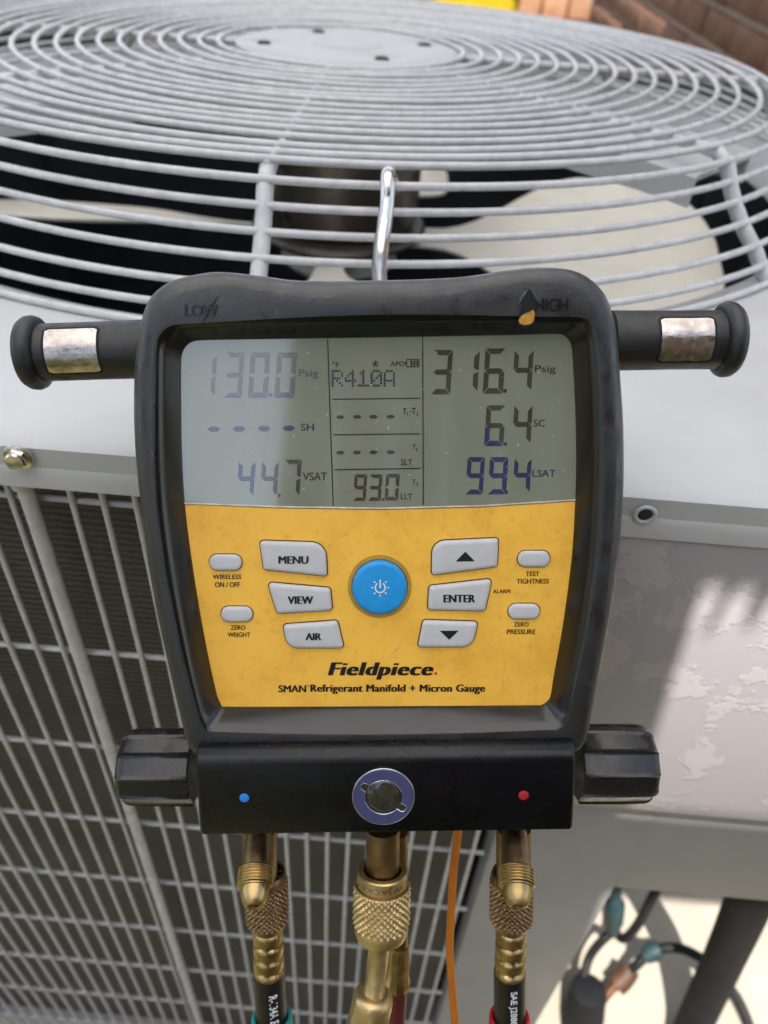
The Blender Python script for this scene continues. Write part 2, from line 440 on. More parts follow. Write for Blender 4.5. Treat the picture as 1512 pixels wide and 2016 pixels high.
for ins, z in ((.055, TZ), (.040, TZ - .0003), (.028, TZ - .0010), (.018, TZ - .0024), (.0105, TZ - .0046), (.005, TZ - .0078), (.0015, TZ - .0118), (.0, TZ - .0165), (.0, SKZ), (.0012, SKZ), (.0012, SKZ + .02)):
    loops.append([Vector((p.x, p.y, z)) for p in resample_polar(plate_outline(ins), NPL, C2)])
for lp_ in loops:
    for v in lp_: v.z += lean(v.y)
cover = MB().loft(loops).build('top_cover', MT['paint'], ac, smooth=50)

# hex bolt on the skirt, with its washer
bp_ = on_y(37, 899, FY - .0005)
b = MB().lathe(bp_, (0.05, -1, .05), [(0, .0058), (.0012, .0058), (.0015, .0054)], 24)
bolt = b.build('bolt', MT['rim_steel'], ac, smooth=40)
b = MB(); hexr = lambda th: .0044 / max(math.cos((th % (PI / 3)) - PI / 6), .5) * .9
b.lathe(bp_ + Vector((0, -.0014, 0)), (0.05, -1, .05), [(0, hexr), (.0026, hexr), (.0032, .0034), (.0030, .0026)], 36)
b.build('bolt_head', MT['rim_steel'], bolt, smooth=30)
# empty screw hole with a raised lip
hp = on_y(1270, 1013, FY - .0002)
b = MB().lathe(hp, (0, -1, 0), [(0, .0048), (.0008, .0044), (.0009, .0036), (.0003, .0030)], 28, cap0=False, cap1=False)
hole = b.build('screw_hole', MT['paint'], ac, smooth=60)
MB().lathe(hp + Vector((0, 0.0, .0003)), (0, -1, 0), [(.0001, .0030), (.0002, .0028)], 24).build('hole_bore', MT['slot'], hole)

# --- fan guard: concentric ring wires carried by radial rods, plate at the centre
prof = []
R0, R1 = 0.1069, 0.3662
NFLAT = 17
def tz(y): return lean(y) - lean(.44)
for i in range(NFLAT):
    t = i / (NFLAT - 1); prof.append((R0 + (R1 - R0) * t, -0.1255 - .0005 * t))
prof += [(.3771, -.133), (.3827, -.1438), (.3903, -.1542), (.4001, -.1648), (.4115, -.1748), (.4204, -.1850)]
RIM = .4290
rim = MB().tube([(UC.x + RIM * math.cos(2 * PI * k / 180), UC.y + RIM * math.sin(2 * PI * k / 180), TZ + .0019 + lean(UC.y + RIM * math.sin(2 * PI * k / 180))) for k in range(180)], .0022, 8, closed=True)
guard = rim.build('fan_guard', MT['wire'], ac, smooth=60)
for r, z in prof:
    n = max(72, int(r * 420))
    jit = random.uniform(-.0004, .0004)
    pts = [(UC.x + r * math.cos(2 * PI * k / n), UC.y + r * math.sin(2 * PI * k / n),
            z + jit + .0004 * math.sin(4 * 2 * PI * k / n + r * 90) + tz(UC.y + r * math.sin(2 * PI * k / n))) for k in range(n)]
    MB().tube(pts, .00215, 8, closed=True).build('ring_wire', MT['wire'], guard, smooth=60)
for k in range(8):
    th = math.radians(-90 + 45 * k)
    rp = [(.085, -.1290)] + [(r, z - .0040) for r, z in prof if r > .10]
    rp.append((RIM, TZ + lean(.44) - .0005))
    pts = [(UC.x + r * math.cos(th), UC.y + r * math.sin(th), z + tz(UC.y + r * math.sin(th))) for r, z in rp]
    rr = [.0032 if r < .36 else .0046 for r, z in rp]
    rod = MB().tube(pts, rr, 10)
    for p in pts[1:-1]:                              # weld at every crossing
        q = Vector(p) + Vector((random.uniform(-.0006, .0006), random.uniform(-.0006, .0006), .0030))
        rod.lathe(q, (0, 0, 1), [(-.0016, .0018), (0, .0030), (.0016, .0022), (.0022, .0008)], 7)
    rod.build('radial_rod', MT['wire'], guard, smooth=60)
# motor mounting arms: folded channels under the rods
for k, ang in enumerate((-138, -41, 45, 135)):
    th = math.radians(ang); d = Vector((math.cos(th), math.sin(th), 0)); s = Vector((-d.y, d.x, 0))
    w = .040; z0 = -.1405
    sec = [(-w, z0 - .018), (-w, z0), (-w + .004, z0 + .001), (w - .016, z0 + .001), (w - .013, z0 + .005), (w - .006, z0 + .005), (w - .003, z0 + .001), (w, z0), (w, z0 - .018),
           (w - .002, z0 - .018), (w - .002, z0 - .002), (-w + .002, z0 - .002), (-w + .002, z0 - .018)]
    lp = []
    for r, dz in ((.06, 0), (.20, 0), (.33, -.001), (.364, -.003)):
        lp.append([UC + d * r + s * a + Vector((0, 0, z + dz + tz(UC.y + d.y * r))) for a, z in sec])
    MB().loft(lp, True, True, True).build('motor_arm', MT['paint'], ac, smooth=30)
# centre plate with a shallow dish and pressed bolt pockets
hub_pts = [on_z(px, py, -.1355) for px, py in ((627, 56), (520, 84), (836, 84), (752, 118))]
HX = UC.x + .004
def hub_z(x, y):
    r = math.hypot(x - HX, y - UC.y)
    z = -.1240 + tz(y) + (.0008 if r < .032 else 0.0) - max(0, r - .088) * .25
    for q in hub_pts:
        dd = math.hypot(x - q.x, y - q.y); z -= .0042 * math.exp(-(dd / .013) ** 2)
    return z
loops = []
for r in [0.0005, .012, .024, .0315, .0325, .04, .045, .05, .055, .06, .065, .07, .075, .079, .083, .087, .0905, .0935, .0965]:
    loops.append([Vector((HX + r * math.cos(2 * PI * k / 144), UC.y + r * math.sin(2 * PI * k / 144), 0)) for k in range(144)])
    for v in loops[-1]: v.z = hub_z(v.x, v.y)
loops.append([v + Vector((0, 0, -.006)) for v in loops[-1]])
hub = MB().loft(loops, True, True, False).build('centre_plate', mat('pale_enamel', (0.44, 0.44, 0.43), 0.45, var=0.06, vscale=12), ac, smooth=40)
for q in hub_pts:
    MB().lathe((q.x, q.y, hub_z(q.x, q.y) - .0005), (0, 0, 1), [(0, .0062), (.0030, .0062), (.0042, .005)], 6).build('mounting_bolt', MT['slot'], hub, smooth=30)
# motor and fan
b = MB().lathe((UC.x, UC.y, -.153), (0, 0, -1), [(0, .072), (.006, .078), (.125, .078), (.135, .070), (.145, .03)], 48)
b.build('fan_motor', MT['motor'], ac, smooth=40)
fan = MB().lathe((UC.x, UC.y, -.305), (0, 0, -1), [(0, .055), (.02, .06), (.03, .05)], 32).build('fan', MT['blade'], ac, smooth=40)
ZF = -.300
MB().lathe((UC.x, UC.y, -.286), (0, 0, -1), [(0, .070), (.002, .084), (.006, .087), (.010, .084)], 40).build('hub_disc', MT['motor'], fan, smooth=40)
for k, ang in enumerate((0, 90, 180, -90)):
    NA, NR = 20, 40; top = []
    d = Vector((math.cos(math.radians(ang)), math.sin(math.radians(ang)), 0)); tv = Vector((-d.y, d.x, 0))
    for i in range(NR + 1):
        u = i / NR; rr = .055 + .332 * (1 - (1 - u) ** 2.2)
        hw = .014 + .100 * (0.5 - 0.5 * math.cos(PI * min(1, max(0, (rr - .095) / .165))))     # narrow root, broad paddle
        q = max(0, (rr - .30) / .087); hw *= math.sqrt(max(.03, 1 - .95 * q ** 2.8))           # rounded tip
        row = []
        for j in range(NA + 1):
            t = j / NA * 2 - 1
            z = ZF + hw * t * math.tan(math.radians(17)) - .006 * (hw / .114) ** 2 * (1 - t * t)
            row.append(UC + d * rr + tv * (hw * t) + Vector((0, 0, z)))
        top.append(row)
    vs = [v for row in top for v in row]; off = len(vs); W = NA + 1
    vs += [v + Vector((0, 0, -.0022)) for v in vs]; fs = []
    for i in range(NR):
        for j in range(NA):
            q = (i * W + j, i * W + j + 1, (i + 1) * W + j + 1, (i + 1) * W + j)
            fs.append(q); fs.append(tuple(x + off for x in reversed(q)))
    edge = [j for j in range(W)] + [i * W + NA for i in range(1, NR + 1)] + [NR * W + j for j in range(NA - 1, -1, -1)] + [i * W for i in range(NR - 1, 0, -1)]
    for a, c in zip(edge, edge[1:] + edge[:1]): fs.append((a, c, c + off, a + off))
    add_obj('blade', vs, fs, MT['blade'], fan, smooth=40)

# --- cabinet: inner shell, coil, panels
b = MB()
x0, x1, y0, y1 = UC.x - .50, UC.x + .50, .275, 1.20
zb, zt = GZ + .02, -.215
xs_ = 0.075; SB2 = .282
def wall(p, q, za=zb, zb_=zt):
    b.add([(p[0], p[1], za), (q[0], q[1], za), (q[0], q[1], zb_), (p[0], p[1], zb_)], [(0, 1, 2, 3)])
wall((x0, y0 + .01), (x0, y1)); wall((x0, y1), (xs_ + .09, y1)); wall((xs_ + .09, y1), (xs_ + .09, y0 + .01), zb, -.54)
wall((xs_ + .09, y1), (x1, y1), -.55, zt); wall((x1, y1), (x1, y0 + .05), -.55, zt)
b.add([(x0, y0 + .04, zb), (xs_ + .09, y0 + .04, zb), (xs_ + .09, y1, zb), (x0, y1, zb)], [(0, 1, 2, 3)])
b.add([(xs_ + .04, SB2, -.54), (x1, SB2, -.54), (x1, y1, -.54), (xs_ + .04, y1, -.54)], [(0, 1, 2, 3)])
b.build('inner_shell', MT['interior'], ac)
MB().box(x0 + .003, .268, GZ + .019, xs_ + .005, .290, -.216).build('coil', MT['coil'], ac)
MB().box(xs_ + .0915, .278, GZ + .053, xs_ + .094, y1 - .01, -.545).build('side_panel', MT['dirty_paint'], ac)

# coil guard: welded wires in front of the fins
GY = 0.2515
k_ = GY / 0.24
thick = MB().tube([(-.1529 * k_, GY - .003, SKZ + .012), (-.1529 * k_, GY - .003, GZ + .02)], .0036, 12)
cguard = thick.build('coil_guard', MT['wire'], ac, smooth=60)
b = MB().tube([(-.1529 * k_, GY - .0032, SKZ + .010), (-.1529 * k_, GY - .0035, SKZ - .006)], [.0062, .0050], 14)
b.build('guard_clip', MT['paint'], cguard, smooth=60)
xw = -.1361 * k_
vx = [xw + i * .01375 * k_ for i in range(0, 17)] + [-.1624 * k_ - i * .01375 * k_ for i in range(0, 24)]
wire_mesh = None
for x in vx:
    if x > .083: continue
    if wire_mesh is None:
        o = MB().tube([(0, 0, SKZ + .004 if True else 0), (0, 0, -.5), (0, 0, GZ + .02)], .00145, 8).build('upright_wire', MT['wire'], cguard, smooth=60)
        wire_mesh = o.data
    else:
        o = bpy.data.objects.new('upright_wire', wire_mesh); COL.objects.link(o); set_parent(o, cguard)
    o.location = (x, GY + random.uniform(-.0003, .0003), 0)
hz = [-.2188 * k_, -.3227 * k_] + [-.3227 * k_ - .0903 * k_ * i for i in range(1, 8)]
for z in hz:
    MB().tube([(x0, GY + .0029, z), (-.15, GY + .0029, z + .0004), (.082, GY + .0029, z)], .0017, 8).build('cross_wire', MT['wire'], cguard, smooth=60)

# corner post, service panel and the lower, set-back panel
SBY = .254                                   # the lower panels stand back from the service panel
PX0, PX1 = .0862, .1822
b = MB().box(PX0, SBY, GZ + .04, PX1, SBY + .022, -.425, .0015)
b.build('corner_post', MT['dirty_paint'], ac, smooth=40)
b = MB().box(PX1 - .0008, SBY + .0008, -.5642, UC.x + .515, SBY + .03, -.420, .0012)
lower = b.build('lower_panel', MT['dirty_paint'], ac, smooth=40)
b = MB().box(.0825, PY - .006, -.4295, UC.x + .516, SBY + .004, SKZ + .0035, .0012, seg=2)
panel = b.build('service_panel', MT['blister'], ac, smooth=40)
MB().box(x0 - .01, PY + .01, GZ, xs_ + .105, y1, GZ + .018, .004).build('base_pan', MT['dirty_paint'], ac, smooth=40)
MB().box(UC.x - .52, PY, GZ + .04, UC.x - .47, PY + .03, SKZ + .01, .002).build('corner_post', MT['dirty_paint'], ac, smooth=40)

# =================================================================== THE GAUGE
TILT = math.radians(12.0); TR = math.radians(0.8)
CU, CN = -CD, -CF
tr = CX * math.cos(TR) + CU * math.sin(TR)
u0 = CU * math.cos(TR) - CX * math.sin(TR)
tu = u0 * math.cos(TILT) + CN * math.sin(TILT)
tn = tr.cross(tu)
TO = ray(750, 930) * 0.262
TM = Matrix((tr, tu, tn)).transposed().to_4x4(); TM.translation = TO
def TL(px, py, h=0.0):
    r = ray(px, py); p0 = TO + tn * h
    t = p0.dot(tn) / r.dot(tn); p = r * t - TO
    return Vector((p.dot(tr), p.dot(tu), h))
S = (TL(850, 1000) - TL(750, 1000)).length / 100.0        # metres per photo pixel at the face
tool = thing('manifold_gauge', 'digital manifold gauge with yellow keypad and grey LCD in a worn black rubber boot', 'manifold gauge', matrix=TM)
def T2(pts, h=0.0):
    return [TL(p[0], p[1], h).to_2d() for p in pts]

# --- rubber boot
outer_px = [(270, 750), (281, 650), (300, 590), (340, 556), (400, 540), (445, 537), (520, 545), (600, 554), (750, 553), (850, 550), (920, 545), (1000, 533),
            (1060, 528), (1120, 533), (1160, 553), (1190, 590), (1206, 650), (1216, 750), (1222, 850), (1222, 950), (1216, 1050), (1202, 1170), (1186, 1260),
            (1161, 1390), (1150, 1440), (1136, 1463), (1100, 1468), (760, 1470), (420, 1471), (388, 1465), (370, 1440), (325, 1250), (300, 1120), (284, 1000), (272, 880)]
inner_px = [(357, 800), (357, 712), (361, 690), (374, 675), (395, 670), (500, 668), (750, 664), (980, 660), (1088, 657), (1108, 659), (1121, 671), (1126, 692), (1132, 800), (1134, 900), (1132, 990),
            (1125, 1100), (1108, 1230), (1090, 1330), (1084, 1368), (1078, 1380), (1064, 1387), (1040, 1388), (752, 1390), (460, 1391), (440, 1388), (431, 1378), (426, 1362), (408, 1280), (385, 1150), (366, 1010), (359, 900)]
op = [Vector((v.x, v.y)) for v in catmull([TL(*p).to_3d() for p in outer_px], 5, True)]
ip = [Vector((v.x, v.y)) for v in catmull([TL(*p).to_3d() for p in inner_px], 5, True)]
NB = 300
cc = (op[0] * 0) + TL(750, 1010).to_2d()
O = resample_polar(op, NB, cc); I = resample_polar(ip, NB, cc)
loops = [[] for _ in range(17)]
HB = .0085
for k in range(NB):
    o, i = O[k], I[k]; d = o - i; L = d.length; d /= L
    c1 = min(.0058, L * .42); rd = min(.0062, L * .45)
    seq = [(-.0008, -.002), (0, .0003), (.0006, .0012), (c1 * .72, HB - .0022), (c1 * .95, HB - .0006), (c1 * 1.18, HB)]
    seq += [((c1 * 1.18 + L - rd) / 2, HB + .0003)]
    for q in range(7):
        a = PI / 2 * q / 6
        seq.append((L - rd + rd * math.sin(a), HB - rd * (1 - math.cos(a))))
    seq += [(L + .0004, HB - rd - .010), (L - .002, -.026), (L - .010, -.031)]
    for s_, (t, h) in enumerate(seq):
        p = i + d * t
        jit = 0.0
        loops[s_].append(Vector((p.x, p.y, h)))
boot = MB().loft(loops[5:], True, False, True).build('rubber_boot', MT['rubber'], tool, smooth=50)
MT['bezel'] = mat('black_bezel_plastic', (0.0022, 0.0022, 0.0027), 0.20, spec=0.75, var=0.2, vscale=60, rvar=0.05)
MB().loft(loops[:6], True).build('inner_bezel', MT['bezel'], tool, smooth=60)

# embossed words, cracks and the tear that shows the yellow case
def lettering(s, box, parent, material, h, bold=0.0, shear=0.0, name='lettering', spacing=1.0):
    vs, fs, _ = text_data(s, 0.0, shear, spacing)
    x0, y0, x1, y1 = box
    d = bold * (y1 - y0) * 2.0                      # bolder strokes: the outline struck again, a hair to the side
    x0 += d / 2; x1 -= d / 2
    shifts = [0.0] if bold < .01 else ([-.5, 0.0, .5] if bold < .035 else [-.5, -.25, 0.0, .25, .5])
    b = MB()
    for i, sx in enumerate(shifts):
        hh = h + i * .000012
        a, b_ = TL(x0 + d * sx, y1, hh), TL(x1 + d * sx, y1, hh); c_ = TL(x0 + d * sx, y0, hh)
        b.add([a + (b_ - a) * v.x + (c_ - a) * v.y for v in vs], fs)
    return b.build(name, material, parent)
MT['emboss'] = mat('embossed_rubber', (0.005, 0.005, 0.006), 0.30, var=0.4, vscale=300)
MT['crack'] = mat('torn_rubber', (0.006, 0.006, 0.007), 0.8)
lettering('LOW', (363, 599, 428, 623), boot, MT['emboss'], HB + .0009, .03, name='embossed_word')
lettering('HIGH', (1054, 587, 1119, 612), boot, MT['emboss'], HB + .0009, .03, name='embossed_word')
def poly_obj(name, px, material, parent, h, thick=0.0, smooth=None):
    pts = [TL(x, y, h) for x, y in px]; n = len(pts)
    if thick <= 0: return add_obj(name, pts, [tuple(range(n))], material, parent)
    vs = pts + [p + Vector((0, 0, -thick)) for p in pts]
    fs = [tuple(range(n)), tuple(range(2 * n - 1, n - 1, -1))] + [(i, (i + 1) % n, n + (i + 1) % n, n + i) for i in range(n)]
    return add_obj(name, vs, fs, material, parent, smooth)
poly_obj('tear', [(1041, 569), (1046, 575), (1055, 590), (1054, 612), (1052, 638), (1036, 646), (1020, 638), (1022, 622), (1029, 600), (1034, 584)], MT['crack'], boot, HB + .0009, .0012)
MT['case'] = mat('scuffed_yellow_case', (0.52, 0.27, 0.03), 0.5, var=0.35, vscale=500)
poly_obj('exposed_case', [(1021, 631), (1027, 622), (1035, 617), (1045, 613), (1050, 610), (1053, 618), (1051, 632), (1044, 638), (1033, 640), (1024, 637)], MT['case'], boot, HB + .0013, .0004)
for pts in ([(1047, 570), (1056, 588), (1064, 603)], [(1038, 571), (1028, 588), (1018, 603)]):
    MB().tube([TL(x, y, HB + .0006) for x, y in pts], [.0002, .0010, .0002], 6).build('torn_edge', MT['rubber'], boot, smooth=60)
def crack(px, w, nm='crack'):
    L_, R_ = [], []
    n = len(px)
    for i, (x, y) in enumerate(px):
        t = math.sin(PI * (i + .35) / (n - .3)); L_.append((x - w * t, y - w * t * .3)); R_.append((x + w * t, y + w * t * .3))
    poly_obj(nm, L_ + R_[::-1], MT['crack'], boot, HB + .0007)
crack([(433, 580), (424, 590), (419, 600), (412, 608), (405, 622), (402, 628), (394, 640)], 1.6)
crack([(512, 611), (520, 622), (528, 633), (534, 641)], 1.5)
crack([(1196, 700), (1198, 740), (1200, 780)], 1.0)

# --- LCD and keypad
lcd_px = [(350, 990), (350, 705), (354, 685), (368, 668), (500, 661), (750, 657), (1100, 650), (1122, 658), (1134, 680), (1142, 800), (1142, 983), (950, 995), (750, 1000), (550, 997)]
HL = .0002
lcd = poly_obj('display', lcd_px, MT['lcd'], tool, HL, .002)
yel_px = [(355, 993), (550, 1001), (750, 1004), (950, 999), (1141, 987), (1133, 1100), (1116, 1230), (1098, 1330), (1092, 1372), (1078, 1395), (440, 1398), (420, 1376), (400, 1280), (377, 1150)]
face = poly_obj('keypad', yel_px, MT['yellow'], tool, HL, .002)
top_e = [(352, 990.5), (550, 998), (750, 1001), (950, 996), (1141, 984)]
MB().tube([TL(x, y, HL - .0001) for x, y in [Vector(p) for p in top_e]], .00042, 6).build('display_edge', MT['lcd_rim'], lcd, smooth=60)
HS = HL + .00012
SEGS = {'0': 'abcdef', '1': 'bc', '2': 'abged', '3': 'abgcd', '4': 'fgbc', '5': 'afgcd', '6': 'afgedc', '7': 'abc', '8': 'abcdefg', '9': 'abfgcd'}
def digit(ch, box, slant=0.16, wgt=0.27, m='seg', alt=None, altseg=''):
    x0, y0, x1, y1 = box; w = x1 - x0; h = y1 - y0; W = w - slant * h * .42
    t = wgt * W if ch != '1' else wgt * w * 2.2
    if ch == '1': t = w * .62
    g = t * .10
    def P(x, y):                                  # x right, y up, both 0..1 of upright box -> px
        xx = x0 + x + (y / h) * slant * h * .42
        return (xx, y1 - y)
    hh = h / 2
    polys = {}
    polys['a'] = [(g, h), (W - g, h), (W - t - g * .2, h - t), (t + g * .2, h - t)]
    polys['d'] = [(g, 0), (W - g, 0), (W - t - g * .2, t), (t + g * .2, t)]
    polys['g'] = [(g * 2, hh), (t * .8, hh + t * .5), (W - t * .8, hh + t * .5), (W - g * 2, hh), (W - t * .8, hh - t * .5), (t * .8, hh - t * .5)]
    polys['f'] = [(0, h - g * 1.4), (t - g, h - t - g), (t - g, hh + t * .55), (0, hh + g * 1.2)]
    polys['b'] = [(W, h - g * 1.4), (W - t + g, h - t - g), (W - t + g, hh + t * .55), (W, hh + g * 1.2)]
    polys['e'] = [(0, g * 1.4), (t - g, t + g), (t - g, hh - t * .55), (0, hh - g * 1.2)]
    polys['c'] = [(W, g * 1.4), (W - t + g, t + g), (W - t + g, hh - t * .55), (W, hh - g * 1.2)]
    b = MB()
    for s_ in SEGS[ch]:
        q = polys[s_]
        b.add([TL(*P(*p), HS) for p in q], [tuple(range(len(q)))], 1 if s_ in altseg else 0)
    return b.build('digit', None, lcd, mats=[MT[m], MT[alt or m]])
def dot_(x0, y0, x1, y1, m='seg'):
    poly_obj('decimal_point', [(x0, y0), (x1, y0), (x1, y1), (x0, y1)], MT[m], lcd, HS)
def dash(cx, cy, w, h, m='seg'):
    poly_obj('dash', [(cx - w / 2, cy), (cx - w / 4, cy - h / 2), (cx + w / 4, cy - h / 2), (cx + w / 2, cy), (cx + w / 4, cy + h / 2), (cx - w / 4, cy + h / 2)], MT[m], lcd, HS)
digit('1', (413, 700, 427, 779), m='segfaint')
digit('3', (440, 694, 481, 783), m='segfaint', alt='segfblue', altseg='d')
digit('0', (488, 694, 532, 783), m='segfaint', alt='segfblue', altseg='d')
dot_(529, 774, 536, 781, 'segfblue')
digit('0', (540, 694, 585, 783), m='segfaint', alt='segfblue', altseg='d')
lettering('Psig', (588, 727, 627, 746), lcd, MT['segfaint'], HS, .02)
for x, y in ((421, 845), (470.5, 844.5), (519.5, 844), (568, 843)): dash(x, y, 25, 10, 'segnavy')
lettering('SH', (592, 834, 618, 848), lcd, MT['segnavy'], HS, .02)
digit('4', (466, 909, 503, 976), m='segnavy'); digit('4', (512, 909, 549, 976)); dot_(547, 972, 552, 978); digit('7', (557, 905, 594, 976))
lettering('VSAT', (596, 930, 644, 946), lcd, MT['seg'], HS, .02)
lettering('°F', (654, 712, 668, 723), lcd, MT['seg'], HS, .01)
st = []
for k in range(10):
    r_ = 8.5 if k % 2 == 0 else 3.4; a = -PI / 2 + k * PI / 5; st.append((739 + r_ * math.cos(a), 716 + r_ * math.sin(a)))
poly_obj('star_icon', st, MT['seg'], lcd, HS)
lettering('APO', (769, 711, 796, 721), lcd, MT['seg'], HS, .02)
b = MB()
for q in ([(800, 707), (826, 707), (826, 709), (800, 709)], [(800, 721), (826, 721), (826, 723), (800, 723)], [(800, 709), (801.5, 709), (801.5, 721), (800, 721)],
          [(824.5, 709), (826, 709), (826, 721), (824.5, 721)], [(808, 710), (812, 710), (812, 720), (808, 720)], [(814, 710), (818, 710), (818, 720), (814, 720)], [(820, 710), (824, 710), (824, 720), (820, 720)], [(797, 712), (800, 712), (800, 718), (797, 718)]):
    b.add([TL(x, y, HS) for x, y in q], [(0, 1, 2, 3)])
b.build('battery_icon', MT['seg'], lcd)
DOTS = {'R': ['11110', '10001', '10001', '11110', '10100', '10010', '10001'], '4': ['00010', '00110', '01010', '10010', '11111', '00010', '00010'],
        '1': ['00100', '01100', '00100', '00100', '00100', '00100', '11111'], '0': ['01110', '10001', '10011', '10101', '11001', '10001', '01110'],
        'A': ['01110', '10001', '10001', '10001', '11111', '10001', '10001']}
for i, ch in enumerate('R410A'):
    b = MB(); ox = 653 + i * 25.6
    for r_, row in enumerate(DOTS[ch]):
        for c_, v in enumerate(row):
            if v == '1':
                x, y = ox + c_ * 4.6, 728.5 + r_ * 4.75
                b.add([TL(x, y, HS), TL(x + 3.8, y, HS), TL(x + 3.8, y + 3.9, HS), TL(x, y + 3.9, HS)], [(0, 1, 2, 3)], 1 if r_ in (3, 4) else 0)
    b.build('dot_matrix_character', None, lcd, mats=[MT['seg'], MT['segblue']])
for y in (821, 891):
    for x in (670, 703, 735, 769): dash(x, y - (x - 670) * .008, 17, 7)
def tsub(box, a, sub):                              # T with a small subscript
    x0, y0, x1, y1 = box; w = (x1 - x0)
    lettering('T', (x0, y0, x0 + w * .58, y1 - 2), lcd, MT['seg'], HS, .02)
    lettering(sub, (x0 + w * (.64 if sub != '1' else .72), y1 - 7, x1 - (w * .14 if sub == '1' else 0), y1), lcd, MT['seg'], HS, .02)
tsub((793, 804, 805, 818), 0, '1'); lettering('-', (806, 810, 810, 811.6), lcd, MT['seg'], HS, .01); tsub((811, 803, 824, 818), 0, '2')
tsub((812, 875, 823, 888), 0, '1'); lettering('SLT', (789, 904, 812, 916), lcd, MT['seg'], HS, .02)
digit('9', (695, 934, 723, 986)); digit('3', (724, 934, 753, 986)); dot_(752, 981, 756, 986); digit('0', (757, 933, 787, 985))
tsub((811, 944, 824, 957), 0, '2'); lettering('LLT', (789, 972, 812, 983), lcd, MT['seg'], HS, .02)
digit('3', (848, 689, 892, 776)); digit('1', (927, 690, 945, 771)); digit('6', (950, 686, 996, 775)); dot_(991, 766, 998, 773); digit('4', (1008, 689, 1051, 769))
lettering('Psig', (1053, 719, 1094, 737), lcd, MT['seg'], HS, .02)
digit('6', (953, 798, 996, 878), alt='segblue', altseg='ed'); dot_(992, 871, 998, 877, 'segblue'); digit('4', (1008, 798, 1049, 873))
lettering('SC', (1050, 826, 1073, 840), lcd, MT['seg'], HS, .02)
digit('9', (916, 900, 955, 973), m='segblue'); digit('9', (960, 900, 1001, 973), m='segblue'); dot_(995, 966, 1000, 972, 'segblue'); digit('4', (1009, 902, 1047, 969), m='segblue')
lettering('LSAT', (1048, 925, 1094, 939), lcd, MT['segblue'], HS, .02)
def rule(p, q, w=2.0):
    (x0, y0), (x1, y1) = p, q
    dx, dy = (w / 2, 0) if abs(y1 - y0) > abs(x1 - x0) else (0, w / 2)
    poly_obj('divider', [(x0 - dx, y0 - dy), (x1 - dx, y1 - dy), (x1 + dx, y1 + dy), (x0 + dx, y0 + dy)], MT['ink'], lcd, HS)
rule((645, 668), (656, 996)); rule((832, 661), (833.5, 994)); rule((655, 786), (827, 784)); rule((657, 856), (827, 854)); rule((659, 925), (828, 922))

# keypad print
for s_, bx in (('WIRELESS', (418.6, 1131, 475, 1140)), ('ON / OFF', (423, 1146, 472.5, 1156)), ('ZERO', (454, 1231, 483, 1240)), ('WEIGHT', (448, 1245, 493, 1254)),
               ('TEST', (1035, 1125, 1062, 1134)), ('TIGHTNESS', (1017, 1139.5, 1081, 1149)), ('ALARM', (970.5, 1160.5, 1004.5, 1168)), ('ZERO', (1011.7, 1225, 1041, 1233.5)), ('PRESSURE', (998, 1239, 1054.5, 1248.5))):
    lettering(s_, bx, face, MT['ink'], HL + .00012, .034)
lettering('Fieldpiece', (645, 1304, 853, 1338), face, MT['ink'], HL + .00012, .085, .24, spacing=1.12)
poly_obj('registered_mark', [(858 + 2.8 * math.cos(a * PI / 5), 1326 + 2.8 * math.sin(a * PI / 5)) for a in range(10)], MT['red_dot'], face, HL + .00012)
lettering('SMAN', (548, 1349, 603, 1363), face, MT['ink'], HL + .00012, .06)
lettering('TM', (604, 1349, 609.5, 1352), face, MT['ink'], HL + .00012, .01)
lettering('Refrigerant Manifold + Micron Gauge', (611, 1347.5, 955, 1366.5), face, MT['ink'], HL + .00012, .06, spacing=1.06)
# scratches in the keypad
MT['scratch'] = mat('pale_scratch', (0.62, 0.42, 0.14), 0.6)
rs = random.Random(3)
for (x, y, dx, dy) in ((995, 1300, -9, 75), (770, 1288, 22, -16), (776, 1282, 10, -12), (803, 1208, 28, -10), (1008, 1150, 8, 3), (990, 1352, 14, -26), (640, 1075, 16, -5)):
    pts = [(x, y), (x + dx * .5 + rs.uniform(-1, 1), y + dy * .5), (x + dx, y + dy)]
    poly_obj('scratch', pts + [(p[0] + .9, p[1] + .5) for p in pts[::-1]], MT['scratch'], face, HL + .0001)

# dust and lint on the screen, a speck too small to count
rd_ = random.Random(21); b = MB()
for i in range(70):
    x, y = rd_.uniform(372, 1118), rd_.uniform(682, 980); w = rd_.choice([.7, .8, 1.0, 1.4]); a = rd_.uniform(0, PI); L_ = w * rd_.uniform(1, 3.2)
    e = Vector((math.cos(a), math.sin(a))); g_ = Vector((-e.y, e.x))
    q = [Vector((x, y)) + e * L_, Vector((x, y)) + g_ * w * .6, Vector((x, y)) - e * L_, Vector((x, y)) - g_ * w * .6]
    b.add([TL(p.x, p.y, HS + .0001) for p in q], [(0, 1, 2, 3)])
dust = b.build('dust', mat('pale_dust', (.55, .55, .52), .9), lcd); dust['kind'] = 'stuff'

